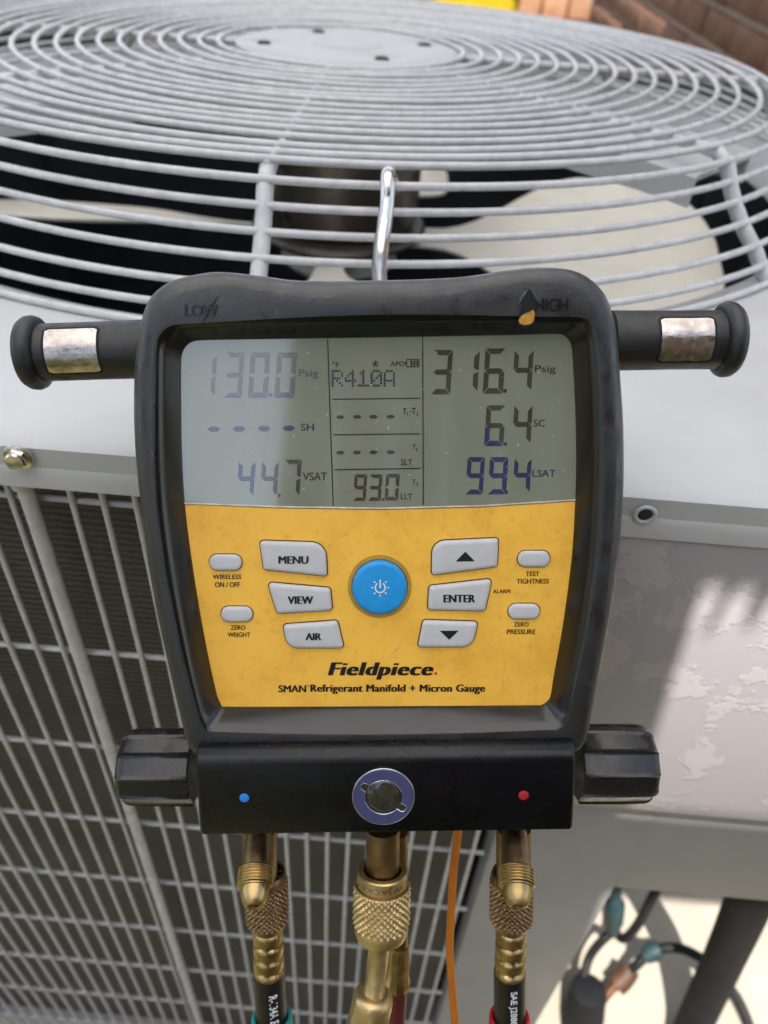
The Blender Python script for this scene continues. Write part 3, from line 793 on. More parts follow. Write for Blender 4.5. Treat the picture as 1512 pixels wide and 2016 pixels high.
# --- buttons
def button(px, rads, h, material, name='button', gap=2.6):
    base = [TL(x, y, HL).to_2d() for x, y in px]
    rl = [r * S for r in (rads if isinstance(rads, (list, tuple)) else [rads] * len(px))]
    def off(d): return round_poly(inset(base, d), [max(r - d, .00035) for r in rl], 8)
    g = off(-gap * S)
    loops = []
    for d, z in ((0, -.0008), (0, h * .55), (.00028, h * .80), (.00085, h * .96), (.0016, h)):
        loops.append([Vector((p.x, p.y, HL + z)) for p in off(d)])
    o = MB().loft(loops, True, False, True).build(name, material, tool, smooth=60)
    add_obj('button_gap', [Vector((p.x, p.y, HL + .00008)) for p in g], [tuple(range(len(g)))], MT['tri'], o)
    return o
BH = .0017
bt = button([(512, 1064), (641, 1068), (644, 1133), (520, 1120)], [7, 30, 6, 6], BH, MT['button']); lettering('MENU', (548, 1095, 607.5, 1110), bt, MT['ink'], HL + BH + .0001, .075)
bt = button([(527.5, 1146), (650, 1157), (654, 1200), (546, 1206)], 7, BH, MT['button']); lettering('VIEW', (566, 1174, 617, 1189), bt, MT['ink'], HL + BH + .0001, .075)
bt = button([(558, 1229), (664, 1221), (677, 1274), (566, 1274)], [7, 7, 6, 26], BH, MT['button']); lettering('AIR', (601, 1246.5, 633, 1260.5), bt, MT['ink'], HL + BH + .0001, .075)
bt = button([(851, 1065), (980.5, 1059), (978, 1114), (850, 1131)], [26, 6, 6, 6], BH, MT['button']); poly_obj('up_arrow', [(897, 1105.5), (916, 1086), (935, 1105)], MT['ink'], bt, HL + BH + .0001)
bt = button([(845, 1153), (968, 1139), (954, 1201), (842, 1199)], 7, BH, MT['button']); lettering('ENTER', (873, 1171, 936, 1186), bt, MT['ink'], HL + BH + .0001, .075)
bt = button([(833, 1220), (940.5, 1223.5), (929, 1272), (822.5, 1272)], [7, 7, 27, 6], BH, MT['button']); poly_obj('down_arrow', [(865.5, 1241.7), (903, 1241.7), (884.5, 1259.7)], MT['ink'], bt, HL + BH + .0001)
for x0_, y0_, x1_, y1_ in ((413, 1091, 476, 1122), (436, 1193.5, 497.5, 1223), (1019, 1084, 1082, 1115), (1000.5, 1188, 1062, 1217.5)):
    button([(x0_, y0_), (x1_, y0_), (x1_, y1_), (x0_, y1_)], 15.2, BH * .8, MT['button'], gap=2.0)
circ_px = [(747.5 + 54 * math.cos(2 * PI * k / 40), 1154.5 + 52.5 * math.sin(2 * PI * k / 40)) for k in range(40)]
pb = button(circ_px, .5, .0024, MT['blue'], 'power_button', 1.6)
MT['yellow_shade'] = mat('shaded_yellow_ring', (0.50, 0.28, 0.035), 0.55, var=0.2, vscale=90)  # darker yellow on a flat disc stands in for the recess shade
ring_o = [(747.5 + 63 * math.cos(2 * PI * k / 48), 1154.5 + 62 * math.sin(2 * PI * k / 48)) for k in range(48)]
add_obj('button_surround', [TL(x, y, HL + .00004) for x, y in ring_o], [tuple(range(48))], MT['yellow_shade'], pb)
hp_ = HL + .0024 + .00012; b = MB(); cx_, cy_ = 748.5, 1157.0
def arc_strip(r0, r1, a0, a1, n=28):
    lo = [TL(cx_ + r0 * math.sin(a0 + (a1 - a0) * k / n), cy_ - r0 * math.cos(a0 + (a1 - a0) * k / n), hp_) for k in range(n + 1)]
    hi = [TL(cx_ + r1 * math.sin(a0 + (a1 - a0) * k / n), cy_ - r1 * math.cos(a0 + (a1 - a0) * k / n), hp_) for k in range(n + 1)]
    b.loft([lo, hi], closed=False)
arc_strip(8.3, 11.0, .55, 2 * PI - .55)
for k in range(1, 8):
    a = k * PI / 4; d = Vector((math.sin(a), -math.cos(a))); s_ = Vector((d.y, -d.x)) * 1.1
    q = [Vector((cx_, cy_)) + d * 13.2 + s_, Vector((cx_, cy_)) + d * 18 + s_, Vector((cx_, cy_)) + d * 18 - s_, Vector((cx_, cy_)) + d * 13.2 - s_]
    b.add([TL(p.x, p.y, hp_) for p in q], [(0, 1, 2, 3)])
b.add([TL(x, y, hp_) for x, y in ((cx_ - 1.4, cy_ - 16), (cx_ + 1.4, cy_ - 16), (cx_ + 1.4, cy_ + 1), (cx_ - 1.4, cy_ + 1))], [(0, 1, 2, 3)])
b.build('power_symbol', MT['white_ink'], pb)

# --- hanger arms left and right
def hanger(pa, pc, cap_out, r_px, cap_r, mag):
    hA = -.012
    a, c = TL(*pa, hA), TL(*pc, hA); ax = (c - a); L = ax.length; ax.normalize()
    kk = S * 1.02
    r = r_px * kk
    arm = MB().lathe(a, ax, [(0, r * 1.02), (L * .5, r), (L, r)], 48, ref=(0, 0, 1)).build('hanger_arm', MT['cap_rubber'], tool, smooth=40)
    co = TL(*cap_out, hA); Lc = (co - c).dot(ax); R = cap_r * kk
    MB().lathe(c - ax * .0012, ax, [(0, r), (.0002, R * .86), (.0012, R * .96), (Lc * .35, R), (Lc * .62, R * .985), (Lc * .85, R * .90), (Lc * .98, R * .70), (Lc, R * .3)], 48).build('end_cap', MT['cap_rubber'], arm, smooth=50)
    # bright steel plate let into the arm, with its dark frame
    x0, y0, x1, y1 = mag
    t0 = (TL((x0), (y0 + y1) / 2, hA) - a).dot(ax); t1 = (TL(x1, (y0 + y1) / 2, hA) - a).dot(ax)
    if t0 > t1: t0, t1 = t1, t0
    up = Vector((0, 1, 0)); up = (up - ax * up.dot(ax)).normalized(); fr = Vector((0, 0, 1)); fr = (fr - ax * fr.dot(ax)).normalized()
    axis_y = ((pa[1] + pc[1]) / 2)
    def ang(y): return math.asin(max(-1, min(1, (axis_y - y) / (r_px * 1.0))))
    a0, a1 = ang(y1), ang(y0)
    def patch(t0, t1, a0, a1, rr, rnd, nm, mtl, sag=0.0):
        loops = []; N = 14
        for i in range(N + 1):
            t = t0 + (t1 - t0) * i / N
            e = min(t - t0, t1 - t); k = 1.0
            sh = 0 if e > rnd else rnd - math.sqrt(max(0, rnd ** 2 - (rnd - e) ** 2))
            da = sh / rr
            loops.append([a + ax * t + (up * math.sin(a0 + da + (a1 - a0 - 2 * da) * j / 16) + fr * math.cos(a0 + da + (a1 - a0 - 2 * da) * j / 16)) * (rr + sag * math.sin(j * 1.9 + i * .7)) for j in range(17)])
        MB().loft(loops, closed=False).build(nm, mtl, arm, smooth=60)
    patch(t0 - .0009, t1 + .0009, a0 - .10, a1 + .10, r * 1.012, .0014, 'plate_recess', MT['crack'])
    patch(t0, t1, a0, a1, r * 1.022, .0007, 'steel_plate', MT['plate'], .00003)
hanger((300, 687), (80, 694.5), (38, 695), 55, 71, (110, 650, 210, 729))
hanger((1200, 671), (1418, 669), (1458, 670), 56, 72, (1283, 631, 1383, 708))

# --- aluminium manifold block
HBk = .0150
p0 = TL(385, 1645, HBk); p1 = TL(1134, 1470, HBk); p0.x = TL(387, 1560, HBk).x; p1.x = TL(1132, 1560, HBk).x
rb = .0062; sec = []
for q in range(9):
    a = PI / 2 * q / 8; sec.append((p1.y - rb + rb * math.cos(a) if False else p1.y - rb + rb * math.sin(PI / 2 - a), HBk - rb + rb * math.sin(a)))
sec += [(p0.y + .001, HBk), (p0.y + .0003, HBk - .0003), (p0.y, HBk - .001), (p0.y, -.040), (p1.y, -.040)]
lp = []
xe = [(p0.x, .0016), (p0.x + .0004, .0006), (p0.x + .0012, 0), (p1.x - .0012, 0), (p1.x - .0004, .0006), (p1.x, .0016)]
cy0 = (p0.y + p1.y) / 2; ch0 = -.016
for x, d in xe:
    row = []
    for v, h in sec:
        dv, dh = cy0 - v, ch0 - h; ln = math.hypot(dv, dh)
        row.append(Vector((x, v + dv / ln * d, h + dh / ln * d)))
    lp.append(row)
block = MB().loft(lp, True, True, True).build('manifold_block', MT['anodised'], tool, smooth=35)
def disc(cx, cy, r, material, name, parent, h, n=28, dome=.0003):
    c = TL(cx, cy, h)
    return MB().lathe(c - Vector((0, 0, .0004)), (0, 0, 1), [(0, r), (.0004, r * .96), (.0004 + dome, r * .5)], n).build(name, material, parent, smooth=50)
disc(481, 1571, 9.5 * S * 1.08, MT['blue_dot'], 'blue_marker', block, HBk)
disc(1031, 1566, 10 * S * 1.08, MT['red_dot'], 'red_marker', block, HBk)
# sight glass: polished retaining ring with two key slots, glass behind
sc = TL(755, 1567, HBk); k2 = (TL(855, 1567, HBk) - TL(755, 1567, HBk)).length / 100
ro, ri = 61 * k2, 36.5 * k2
slot_a = [math.radians(148), math.radians(-33)]
def inner_r(th):
    r = ri
    for sa in slot_a:
        d = (th - sa + PI) % (2 * PI) - PI
        w = 8.2 * k2; 
        if abs(d) < .24:
            off = abs(math.sin(d)) * 44 * k2
            if off < w: r = max(r, 43 * k2 + math.sqrt(max(0, w * w - off * off)) * .98)
    return r
N_ = 220; ths = [2 * PI * k / N_ for k in range(N_)]
def ringloop(rf, h): return [sc + Vector((rf(t) * math.cos(t), rf(t) * math.sin(t), h)) for t in ths]
lp = [ringloop(lambda t: ro, -.0006), ringloop(lambda t: ro, .0004), ringloop(lambda t: ro - 2.2 * k2, .0010), ringloop(lambda t: ro - 3.2 * k2, .0010),
      ringloop(lambda t: max(inner_r(t) + .8 * k2, ri + 1 * k2), .0010), ringloop(inner_r, .0007), ringloop(inner_r, -.0035)]
sring = MB().loft(lp).build('sight_glass', MT['reflected_blue'], block, smooth=40)
gl = []
for r_, h in ((60 * k2, -.0004),): pass
MB().lathe(sc + Vector((0, 0, .00012)), (0, 0, 1), [(0, 58 * k2), (.00006, 57 * k2)], 48).build('ring_seat', MT['glassy'], sring)
MB().tube([sc + Vector(((ro - .6 * k2) * math.cos(t), (ro - .6 * k2) * math.sin(t), .0005)) for t in ths[::2]], 1.5 * k2, 8, closed=True).build('bright_rim', MT['rim_steel'], sring, smooth=60)
MB().tube([sc + Vector(((inner_r(t) + .2 * k2) * math.cos(t), (inner_r(t) + .2 * k2) * math.sin(t), .0009)) for t in ths], .8 * k2, 6, closed=True).build('bright_rim', MT['rim_steel'], sring, smooth=60)
MB().lathe(sc + Vector((0, 0, .0001)), (0, 0, 1), [(.0001, 36 * k2), (.0006, 33 * k2), (.0011, 24 * k2), (.0013, 10 * k2), (.00135, .0001)], 48).build('glass_eye', MT['glassy'], sring, smooth=60)
lt = TL(1, 1) * 0
# knobs
def knob(xa, xb, cy, r_px, nm='valve_knob'):
    hK = -.017
    a, c = TL(xa, cy, hK), TL(xb, cy, hK); ax = (c - a); L = ax.length; ax.normalize(); kk = k2 * 1.05
    R = r_px * kk; NF = 10
    def rad(sc_):
        def f(th):
            q = (th / (2 * PI / NF)) % 1.0
            e = min(q, 1 - q)                                # 0 at the ridge
            base = R * .955 / math.cos((q - .5) * 2 * PI / NF) * math.cos(PI / NF) * 1.02
            return sc_ * (base + R * .045 * max(0, 1 - e / .07))
        return f
    MB().lathe(a, ax, [(0, rad(.97)), (L * .02, rad(1.0)), (L * .55, rad(1.0)), (L * .86, rad(.985)), (L * .93, rad(.95)), (L * .975, rad(.88)), (L * .995, rad(.80)), (L, rad(.70))], 160, ref=(0, 1, .12)).build(nm, MT['knob'], tool, smooth=35)
knob(386, 244, 1509, 77); knob(1133, 1281, 1503, 79)

# --- ports under the block: barrel and an angled, unused flare nipple each side, plain barrel in the middle
def nipple_set(cx, tipx):
    top = TL(cx, 1630, -.010); end = TL(cx, 1745, -.010)
    port = MB().lathe(top, end - top, [(0, .0068), ((end - top).length, .0068)], 32).build('hose_port', MT['brass_dark'], tool, smooth=40)
    a = TL((cx * 1.6 + tipx * .4) / 2, 1640, -.0040); c = TL(tipx, 1786, .0185); L = (c - a).length
    MB().lathe(a, c - a, [(0, .0048), (L * .50, .0055)], 32).build('nipple_barrel', MT['brass_dark'], port, smooth=40)
    pr = [(L * .485, .0056), (L * .50, .0060), (L * .51, .0064)]
    for i in range(5):
        t = .52 + i * .042; pr += [(L * t, .0062), (L * (t + .02), .0066), (L * (t + .03), .0066), (L * (t + .044), .0061)]
    pr += [(L * .735, .0058), (L * .75, .0058), (L * .755, .0052), (L * .84, .0052), (L * .93, .0042), (L * .985, .0034), (L, .0026), (L * .985, .0019), (L * .9, .0018)]
    MB().lathe(a, c - a, pr, 36, cap1=False).build('flare_nipple', MT['brass'], port, smooth=35)
    MB().lathe(a + (c - a) * .9, c - a, [(0, .0022), (.0002, .002)], 16).build('nipple_bore', MT['slot'], port)
nipple_set(512, 499); nipple_set(1011, 1020)
top = TL(754, 1630, -.010); end = TL(753, 1735, -.010); L = (end - top).length
MB().lathe(top, end - top, [(0, .0066), (L * .85, .0066), (L * .86, .0072), (L, .0072)], 32).build('hose_port', MT['brass_dark'], tool, smooth=40)
# hook from the back of the gauge to the fan guard
hk = [on_y(773, 372, .432), on_y(769, 352, .420), on_y(767, 342, .405), on_y(765, 352, .389), on_y(760, 400, .382), on_y(753, 460, .372), on_y(749, 520, .352), on_y(747, 570, .325), on_y(747, 640, .285), on_y(747, 720, .262)]
TMi = TM.inverted()
hk = catmull([TMi @ p for p in hk], 6)
hk = [p + Vector((.0005 * math.sin(i * .3), 0, 0)) for i, p in enumerate(hk)]
MB().tube(hk, .0037, 14).build('hanging_hook', MT['chrome'], tool, smooth=60)

# =================================================================== HOSES AND FITTINGS
def w_(p): return TM @ p
def knurl_profile(r, t0, t1, n=26, rows=26, depth=.00055, pitch=None):
    p = []; pitch = pitch or (2 * PI * r / n)
    for i in range(rows + 1):
        t = t0 + (t1 - t0) * i / rows
        def f(th, t=t, i=i):
            u = th * n / (2 * PI); v = (t - t0) / pitch
            a = abs(((u + v) % 1) - .5) * 2; c = abs(((u - v) % 1) - .5) * 2
            return r - depth + depth * 1.7 * min(a, c) if 0 < i < rows else r - depth
        p.append((t, f))
    return p
def wrap_text(s, p0, ax, side, front, r, along0, length, height, mode, parent, material, phi0=0.0, bold=.02, name='lettering'):
    vs, fs, asp = text_data(s, bold); out = []
    for v in vs:
        if mode == 'down': t = along0 + v.x * length; phi = phi0 + (v.y - .5) * height / r
        else: t = along0 + (v.y) * height; phi = phi0 - (v.x - .5) * length / r
        out.append(p0 + ax * t + (side * math.sin(phi) + front * math.cos(phi)) * (r + .00012))
    return add_obj(name, out, fs, material, parent)
def gauge_hose(cx, nutx, ferx, botx, collar, txt, label, grp):
    hN = -.0135
    A = w_(TL(nutx, 1716, hN)); B = w_(TL((nutx + ferx) / 2 + 1, 1828, hN)); Cc = w_(TL(ferx, 1924, hN - .001)); D = w_(TL(botx, 2095, hN - .004))
    t = thing('charging_hose', label, 'hose', tuple(A), group=grp)
    ax = (B - A); L = ax.length
    r = .0088
    pr = [(0, .0066), (0, r - .0012), (L * .06, r - .0006), (L * .12, r - .0006)] + knurl_profile(r, L * .13, L * .84, 26, 30) + [(L * .86, r - .0008), (L * .93, r - .0016), (L, r - .0032)]
    MB().lathe(A, ax, pr, 208, ref=tuple(tn), cap0=False).build('knurled_nut', MT['brass_dark'], t, smooth=25)
    f0 = B - ax.normalized() * .002; fx = (Cc - f0); Lf = fx.length; fp = []
    for i in range(49):
        u = i / 48; rr = .0061 + .0004 * u
        g = u * 4.1 + .25
        ph = g % 1
        crimp = .0011 * math.exp(-((ph - .5) / .12) ** 2) if .35 < g < 3.9 else 0
        def fr_(th, rr=rr, crimp=crimp):
            q = (th / (2 * PI / 8)) % 1; e = abs(q - .5) * 2
            return rr - crimp * (.45 + .75 * (1 - e))
        fp.append((Lf * u, fr_))
    MB().lathe(f0, fx, fp, 64, ref=tuple(tn)).build('crimped_ferrule', MT['brass'], t, smooth=40)
    hd = (D - Cc).normalized()
    hs0 = Cc - hd * .003
    rH = .0066
    hose = MB().tube([hs0, Cc, Cc + (D - Cc) * .5, D, D + (D - Cc) * .8], rH, 32).build('hose_tube', MT['hose'], t, smooth=60)
    side = (tr - hd * tr.dot(hd)).normalized(); front = (tn - hd * tn.dot(hd)).normalized()
    wrap_text(txt, Cc, hd, side, front, rH, .0006 if txt[0] == 'S' else .0030, .0175 if txt[0] == 'S' else .0150, .0036, 'down', hose, MT['white_ink'], .05 if txt[0] == 'S' else .35)
    kc = Cc + (D - Cc) * .44
    MB().lathe(kc, hd, [(0, .0070), (-.0004, .0080), (.0006, .0086), (.004, .0088), (.03, .0092)], 40, cap0=False).build('grip_sleeve', collar, t, smooth=50)
    return t
gauge_hose(512, 523, 530, 541, MT['teal'], 'R-134A E', 'black hose with teal sleeve and crimped brass end under the blue dot', 'hoses screwed to the gauge')
gauge_hose(1011, 1007, 1003.5, 1003, MT['red'], 'SAE J2888', 'black hose with red sleeve and crimped brass end under the red dot', 'hoses screwed to the gauge')
# middle: brass coupling, tube and cast valve body
A = w_(TL(753, 1712, -.010)); B = w_(TL(750, 1849, -.008)); Cc = w_(TL(735, 1962, -.006)); D = w_(TL(708, 2100, -.003))
cv = thing('brass_hose_valve', 'bright brass knurled coupling with cast valve body hanging in the middle', 'valve', tuple(A))
ax = B - A; L = ax.length; r = .0113
pr = [(0, .0075), (0, r - .0018), (L * .02, r - .0013), (L * .175, r - .0013), (L * .185, r - .0022), (L * .20, r - .0022)] + knurl_profile(r, L * .21, L * .76, 26, 34, .0007) + \
     [(L * .78, r - .0006), (L * .86, r - .0006), (L * .93, r - .0014), (L * .985, r - .0034), (L, r - .0054)]
nut = MB().lathe(A, ax, pr, 208, ref=tuple(tn), cap0=False).build('knurled_coupling', MT['brass_pale'], cv, smooth=25)
an = ax.normalized(); side = (tr - an * tr.dot(an)).normalized(); front = (tn - an * tn.dot(an)).normalized()
wrap_text('YELLOW JACKET', A, an, side, front, r - .0013, L * .045, .0345, L * .095, 'rim', nut, MT['brass_dark'], .55, .0, 'engraving')
t0 = B - an * .004; td = Cc - t0
MB().lathe(t0, td, [(0, .0046), (td.length * .1, .0046), (td.length * .13, .0042), (td.length * .9, .0042), (td.length * .92, .0046), (td.length, .0046)], 32, ref=tuple(tn)).build('neck_tube', MT['brass_pale'], cv, smooth=40)
bd = (D - Cc); bl = bd.length
def hexish(R, k):
    def f(th):
        q = (th / (PI / 3)) % 1; e = abs(q - .5) * 2
        return R * (1 - k * (1 - e) ** 1.0)
    return f
MB().lathe(Cc - bd.normalized() * .0022, bd, [(0, .0050), (.0002, .0062), (.0016, .0078), (.0035, .0082), (.0065, hexish(.0084, .02)), (.0085, hexish(.0086, .16)), (bl * .9, hexish(.0105, .16)), (bl, .009)], 72, ref=tuple(tn)).build('valve_body', MT['brass_pale'], cv, smooth=40)
# maroon hose behind it
A = w_(TL(786, 1640, -.030)); B = w_(TL(787, 1862, -.032)); Cc = w_(TL(783, 1942, -.033)); D = w_(TL(772, 2120, -.035))
mh = thing('maroon_hose', 'thin maroon hose with brass end hanging behind the middle coupling', 'hose', tuple(A))
MB().lathe(A, B - A, [(0, .0036), ((B - A).length, .0036)], 24).build('stem', MT['brass_dark'], mh, smooth=40)
Lf = (Cc - B).length
MB().lathe(B, Cc - B, [(0, .0040), (Lf * .1, .0046), (Lf * .7, .0047), (Lf * .9, .0056), (Lf, .0052)], 10).build('ferrule', MT['brass'], mh, smooth=30)
MB().tube([Cc - (D - Cc) * .1, (Cc + D) / 2, D, D + (D - Cc)], .0044, 24).build('hose_tube', MT['maroon'], mh, smooth=60)
pts = catmull([w_(TL(x, y, -.036)) for x, y in ((906, 1600), (900, 1650), (892, 1720), (888, 1800), (885, 1870), (890, 1945), (897, 2030), (900, 2120))], 6)
o = MB().tube(pts, .0018, 12).build('probe_cable', MT['orange'], None, smooth=60)
tag(o, 'thin orange cable hanging below the gauge between brass fittings', 'cable')

# =================================================================== LINES AT THE FOOT OF THE UNIT
def gp(px, py, z): return on_z(px, py, z)
o = MB().tube(catmull([gp(1500, 1690, -.62), gp(1473, 1775, -.70), gp(1424, 1890, -.86), gp(1366, 2016, -1.0), gp(1330, 2110, -1.02)], 6), .0195, 24).build('insulated_pipe', MT['insul'], None, smooth=60)
tag(o, 'thick pipe in black foam insulation slanting down from the service panel', 'pipe')
o = MB().tube(catmull([gp(1400, 1905, -.97), gp(1383, 1888, -.96), gp(1345, 1869, -.96), (gp(1310, 1866, -.965)), gp(1280, 1875, -.975), gp(1255, 1898, -.985), gp(1235, 1915, -1.0)], 6), .0058, 12).build('control_cable', MT['cable'], None, smooth=60)
tag(o, 'black cable arching over the concrete with teal tape on it', 'cable')
b = MB().tube([gp(1299, 1869, -.966), gp(1284, 1874, -.970), gp(1268, 1884, -.976)], [.009, .011, .008], 12)
b.build('tape_wrap', MT['dull_teal'], o, smooth=60)
o = MB().tube(catmull([gp(1380, 1900, -1.0), gp(1437, 1945, -1.02), gp(1462, 1985, -1.025), gp(1480, 2030, -1.03)], 6), .0055, 12).build('ground_cable', MT['cable'], None, smooth=60)
tag(o, 'black cable lying on the concrete right of the insulated pipe', 'cable')
o = MB().tube(catmull([gp(1298, 1740, -.80), gp(1280, 1775, -.83), gp(1252, 1825, -.90), gp(1228, 1848, -.93), gp(1208, 1836, -.94), gp(1185, 1852, -.95), gp(1160, 1885, -.97), gp(1148, 1930, -.98)], 6), .0052, 12).build('kinked_cable', MT['cable'], None, smooth=60)
tag(o, 'dark cable with a kink coming down from under the service panel', 'cable')
o = MB().tube(catmull([gp(1213, 1742, -.80), gp(1211, 1790, -.84), gp(1206, 1835, -.90)], 5), [.0055] * 4 + [.010] * 4 + [.008] * 2 + [.006], 14).build('teal_sleeve', MT['dull_teal'], None, smooth=60)
tag(o, 'muted teal sleeve hanging beside the corner post', 'sleeve')
b = MB().tube(catmull([gp(1240, 1905, -1.0), gp(1228, 1925, -1.005), gp(1212, 1940, -1.01)], 4), .0125, 14)
o = b.build('brown_fitting', mat('brown_rubber', (0.07, 0.03, 0.013), 0.6, var=0.4, vscale=60), None, smooth=60)
tag(o, 'brown connector on the concrete at the end of the taped cable', 'connector')
o = MB().tube(catmull([gp(1212, 1938, -1.0), gp(1192, 1962, -1.01), gp(1178, 1985, -1.02), gp(1170, 2010, -1.03), gp(1150, 2040, -1.034)], 5), .0050, 12).build('copper_pipe', MT['copper'], None, smooth=60)
tag(o, 'bare copper pipe running along the concrete from the brown connector', 'pipe')
b = MB().lathe(gp(1160, 1945, -.97), (0.05, -.25, -1), [(0, .012), (.004, .020), (.05, .024), (.07, .024)], 24)
o = b.build('service_valve', MT['insul'], None, smooth=40)
tag(o, 'black capped service valve low beside the corner post', 'valve')

# =================================================================== BACKGROUND
# brick wall of the house, to the right behind the unit
wall_t = thing('brick_wall', 'brown brick house wall with pale mortar behind the unit at upper right', 'wall', (.64, 2.6, GZ))
def wall_pt(y, off, z):                         # runs away from the viewer, leaning slightly left
    return Vector((.668 - .046 * (y - 1.7) + off, y, z))
ya, yb = 1.15, 3.55
b = MB(); za, zc = GZ - .05, .9
b.add([wall_pt(ya, .012, za), wall_pt(yb, .012, za), wall_pt(yb, .012, zc), wall_pt(ya, .012, zc), wall_pt(ya, .25, za), wall_pt(yb, .25, za), wall_pt(yb, .25, zc), wall_pt(ya, .25, zc)],
      [(0, 1, 2, 3), (4, 7, 6, 5), (0, 3, 7, 4), (1, 5, 6, 2), (3, 2, 6, 7)])
b.build('mortar_bed', MT['mortar'], wall_t)
rb_ = random.Random(5); course = .0768
bricks = None
dirv = Vector((-.046, 1, 0)).normalized(); nrm = Vector((1, .046, 0)).normalized()
zl = -.369 * .66
meshes = []
for v in range(4):
    q = MB().box(-.006, -.102, -.0305, .045, .102, .0305, .006, seg=2)
    rr = random.Random(v)
    vv = [p + Vector((rr.uniform(-.002, .002), rr.uniform(-.002, .002), rr.uniform(-.0018, .0018))) for p in q.v]
    ob = add_obj('brick', vv, q.f, MT['brick'], None, smooth=50); meshes.append(ob.data); bpy.data.objects.remove(ob)
rot = Matrix.Rotation(math.atan(.046), 4, 'Z')
for c in range(-5, 4):
    z = zl - course * (c + .5)
    for i in range(12):
        y = ya + .1 + i * .212 + (.106 if c % 2 else 0)
        if y > yb - .05: continue
        o = bpy.data.objects.new('brick', meshes[rb_.randrange(4)]); COL.objects.link(o)
        o.parent = wall_t
        p = wall_pt(y, rb_.uniform(-.003, .003), z)
        o.matrix_local = Matrix.Translation(p - Vector((.64, 2.6, GZ))) @ rot @ Matrix.Rotation(rb_.uniform(-.01, .01), 4, 'X')
# sunlit brick steps beyond the corner of that wall
steps = thing('brick_steps', 'sunlit tan brick steps beyond the far end of the brown wall', 'steps', (.55, 4.3, GZ))
rs2 = random.Random(11)
for s_ in range(6):
    z1 = -.34 - s_ * .105; yy = 4.15 - s_ * .10
    for i in range(6):
        x = .30 + i * .115 + (.05 if s_ % 2 else 0)
        q = MB().box(x, yy - .05, z1 - .095, x + .106, yy + .40, z1 + rs2.uniform(-.004, .004), .008)
        q.build('brick', MT['stone'], steps, smooth=40)
# yellow tub
tub = thing('yellow_tub', 'bright yellow plastic tub on the lawn behind the fan guard', 'tub', (.15, 3.3, GZ - .05))
tl_ = round_poly([(-.16, -.14), (.16, -.14), (.16, .14), (-.16, .14)], .05, 6)
def tl_at(k, z): return [Vector((.14 + p.x * k, 3.35 + p.y * k, z)) for p in tl_]
MB().loft([tl_at(.78, GZ - .05), tl_at(.80, GZ - .04), tl_at(1.0, -.31), tl_at(.97, -.31), tl_at(.78, -.9)], True, True, True).build('tub_body', MT['bin'], tub, smooth=40)
MB().loft([tl_at(1.0, -.345), tl_at(1.09, -.343), tl_at(1.10, -.318), tl_at(1.06, -.306), tl_at(.97, -.306)], True).build('rim', MT['bin'], tub, smooth=40)

# ---- unseen props added behind and above the camera for shade and reflections
HZ = 1.35
def sh(p):                                       # where the sun ray through p meets the added sheet's height
    t = HZ - p.z; k = SUN_DIR / SUN_DIR.z
    return Vector((p.x + k.x * t, p.y + k.y * t))
def panel_at(px, py): return sh(on_y(px, py, PY - .006))
aw = thing('shade_sheet', 'unseen translucent sheet added overhead to shade and light the unit', 'shade_sheet', (-.2, -.3, GZ))
e0 = panel_at(1380, 1160); e1 = panel_at(1293, 1452); xB = e0.x; yA = e0.y
fing = []  # notches shaped so that finger-like shade falls on the service panel
for a_, c_ in (((1424, 1160), (1384, 1245)), ((1447, 1160), (1402, 1245)), ((1487, 1160), (1462, 1225)), ((1520, 1160), (1488, 1232))):
    fing.append((panel_at(*a_), panel_at(*c_)))
xL = sh(Vector((PX1 + .008, SBY, -.75))).x
yP = sh(Vector((0, PY - .006, -.4295))).y - .001          # strap cut into the added sheet to shade the lower panel
yQ = sh(Vector((0, SBY, -.5642))).y - .004
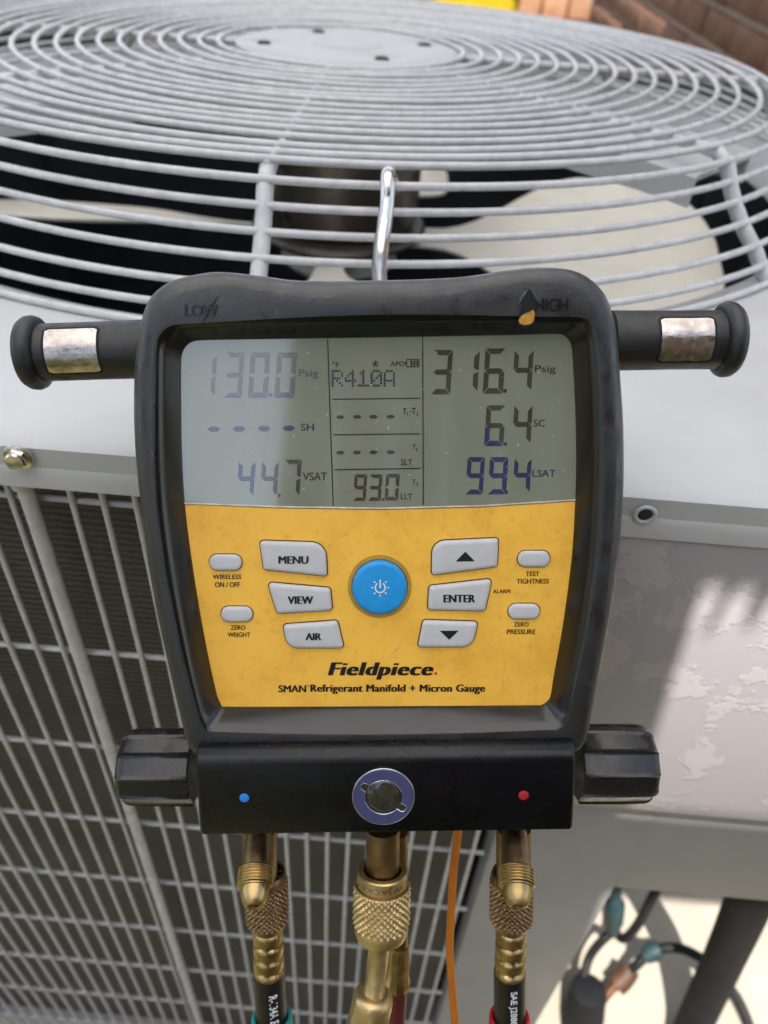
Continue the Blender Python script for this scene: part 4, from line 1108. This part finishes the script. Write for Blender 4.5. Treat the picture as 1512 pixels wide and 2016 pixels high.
out = [(-1.45, 1.75), (-1.45, -.95), (xL, -.95), (xL, yQ), (.85, yQ), (.85, yP), (e1.x, yP), (xB, yA), (fing[0][0].x, yA), (fing[0][1].x, fing[0][1].y), (fing[1][1].x, fing[1][1].y), (fing[1][0].x, yA),
       (fing[2][0].x, yA), (fing[2][1].x, fing[2][1].y), (fing[3][1].x, fing[3][1].y), (fing[3][0].x, yA), (.90, yA), (.90, 1.75)]
vs = [Vector((x, y, HZ)) for x, y in out] + [Vector((x, y, HZ + .006)) for x, y in out]; n = len(out)
add_obj('shade_cutout', vs, [tuple(range(n - 1, -1, -1)), tuple(range(n, 2 * n))] + [(i, (i + 1) % n, n + (i + 1) % n, n + i) for i in range(n)], MT['diffuser'], aw)
for x, y in ((-1.42, -.90), (-1.42, 1.70)):  # uprights added under the unseen sheet
    MB().tube([(x, y, GZ - .05), (x, y, HZ)], .03, 12).build('post', MT['blocker_timber'], aw, smooth=60)
fe = thing('timber_screen', 'unseen upright board screen added behind the camera to block light', 'light_blocker', (1.2, -1.5, GZ - .05))
rf = random.Random(2)  # unseen boards added to darken the upright faces of the unit
for i in range(22):
    x = -.20 + i * .15
    MB().box(x, -1.52 + rf.uniform(-.004, .004), GZ - .05, x + .142, -1.50, 1.62, .003).build('board', MT['blocker_timber'], fe, smooth=40)
MB().box(-.24, -3.2, 1.63, 3.2, -1.47, 1.68, .004).build('screen_top', MT['blocker_timber'], fe, smooth=40)
hv, hf = [], []
rh = random.Random(9)  # leaves added out of view to block sky and colour reflections
for i in range(9000):
    x = rh.uniform(-4.2, -.30); y = rh.uniform(-2.6, -2.0); z = GZ + rh.random() ** .7 * ((1.6 if x > -1.05 else 3.1) + .2 * math.sin(x * 5))
    d = Vector((rh.gauss(0, 1), rh.gauss(0, 1), rh.gauss(0, 1))).normalized(); e = d.orthogonal().normalized(); s_ = rh.uniform(.03, .06)
    k = len(hv); c = Vector((x, y, z)); g_ = d.cross(e)
    hv += [c - e * s_, c + g_ * s_ * .45, c + e * s_, c - g_ * s_ * .45]; hf.append((k, k + 1, k + 2, k + 3))
hg = add_obj('blocker_hedge', hv, hf, MT['leaf'], None)
tag(hg, 'unseen mass of green leaves added behind the camera for shade and reflections', 'blocker_hedge')
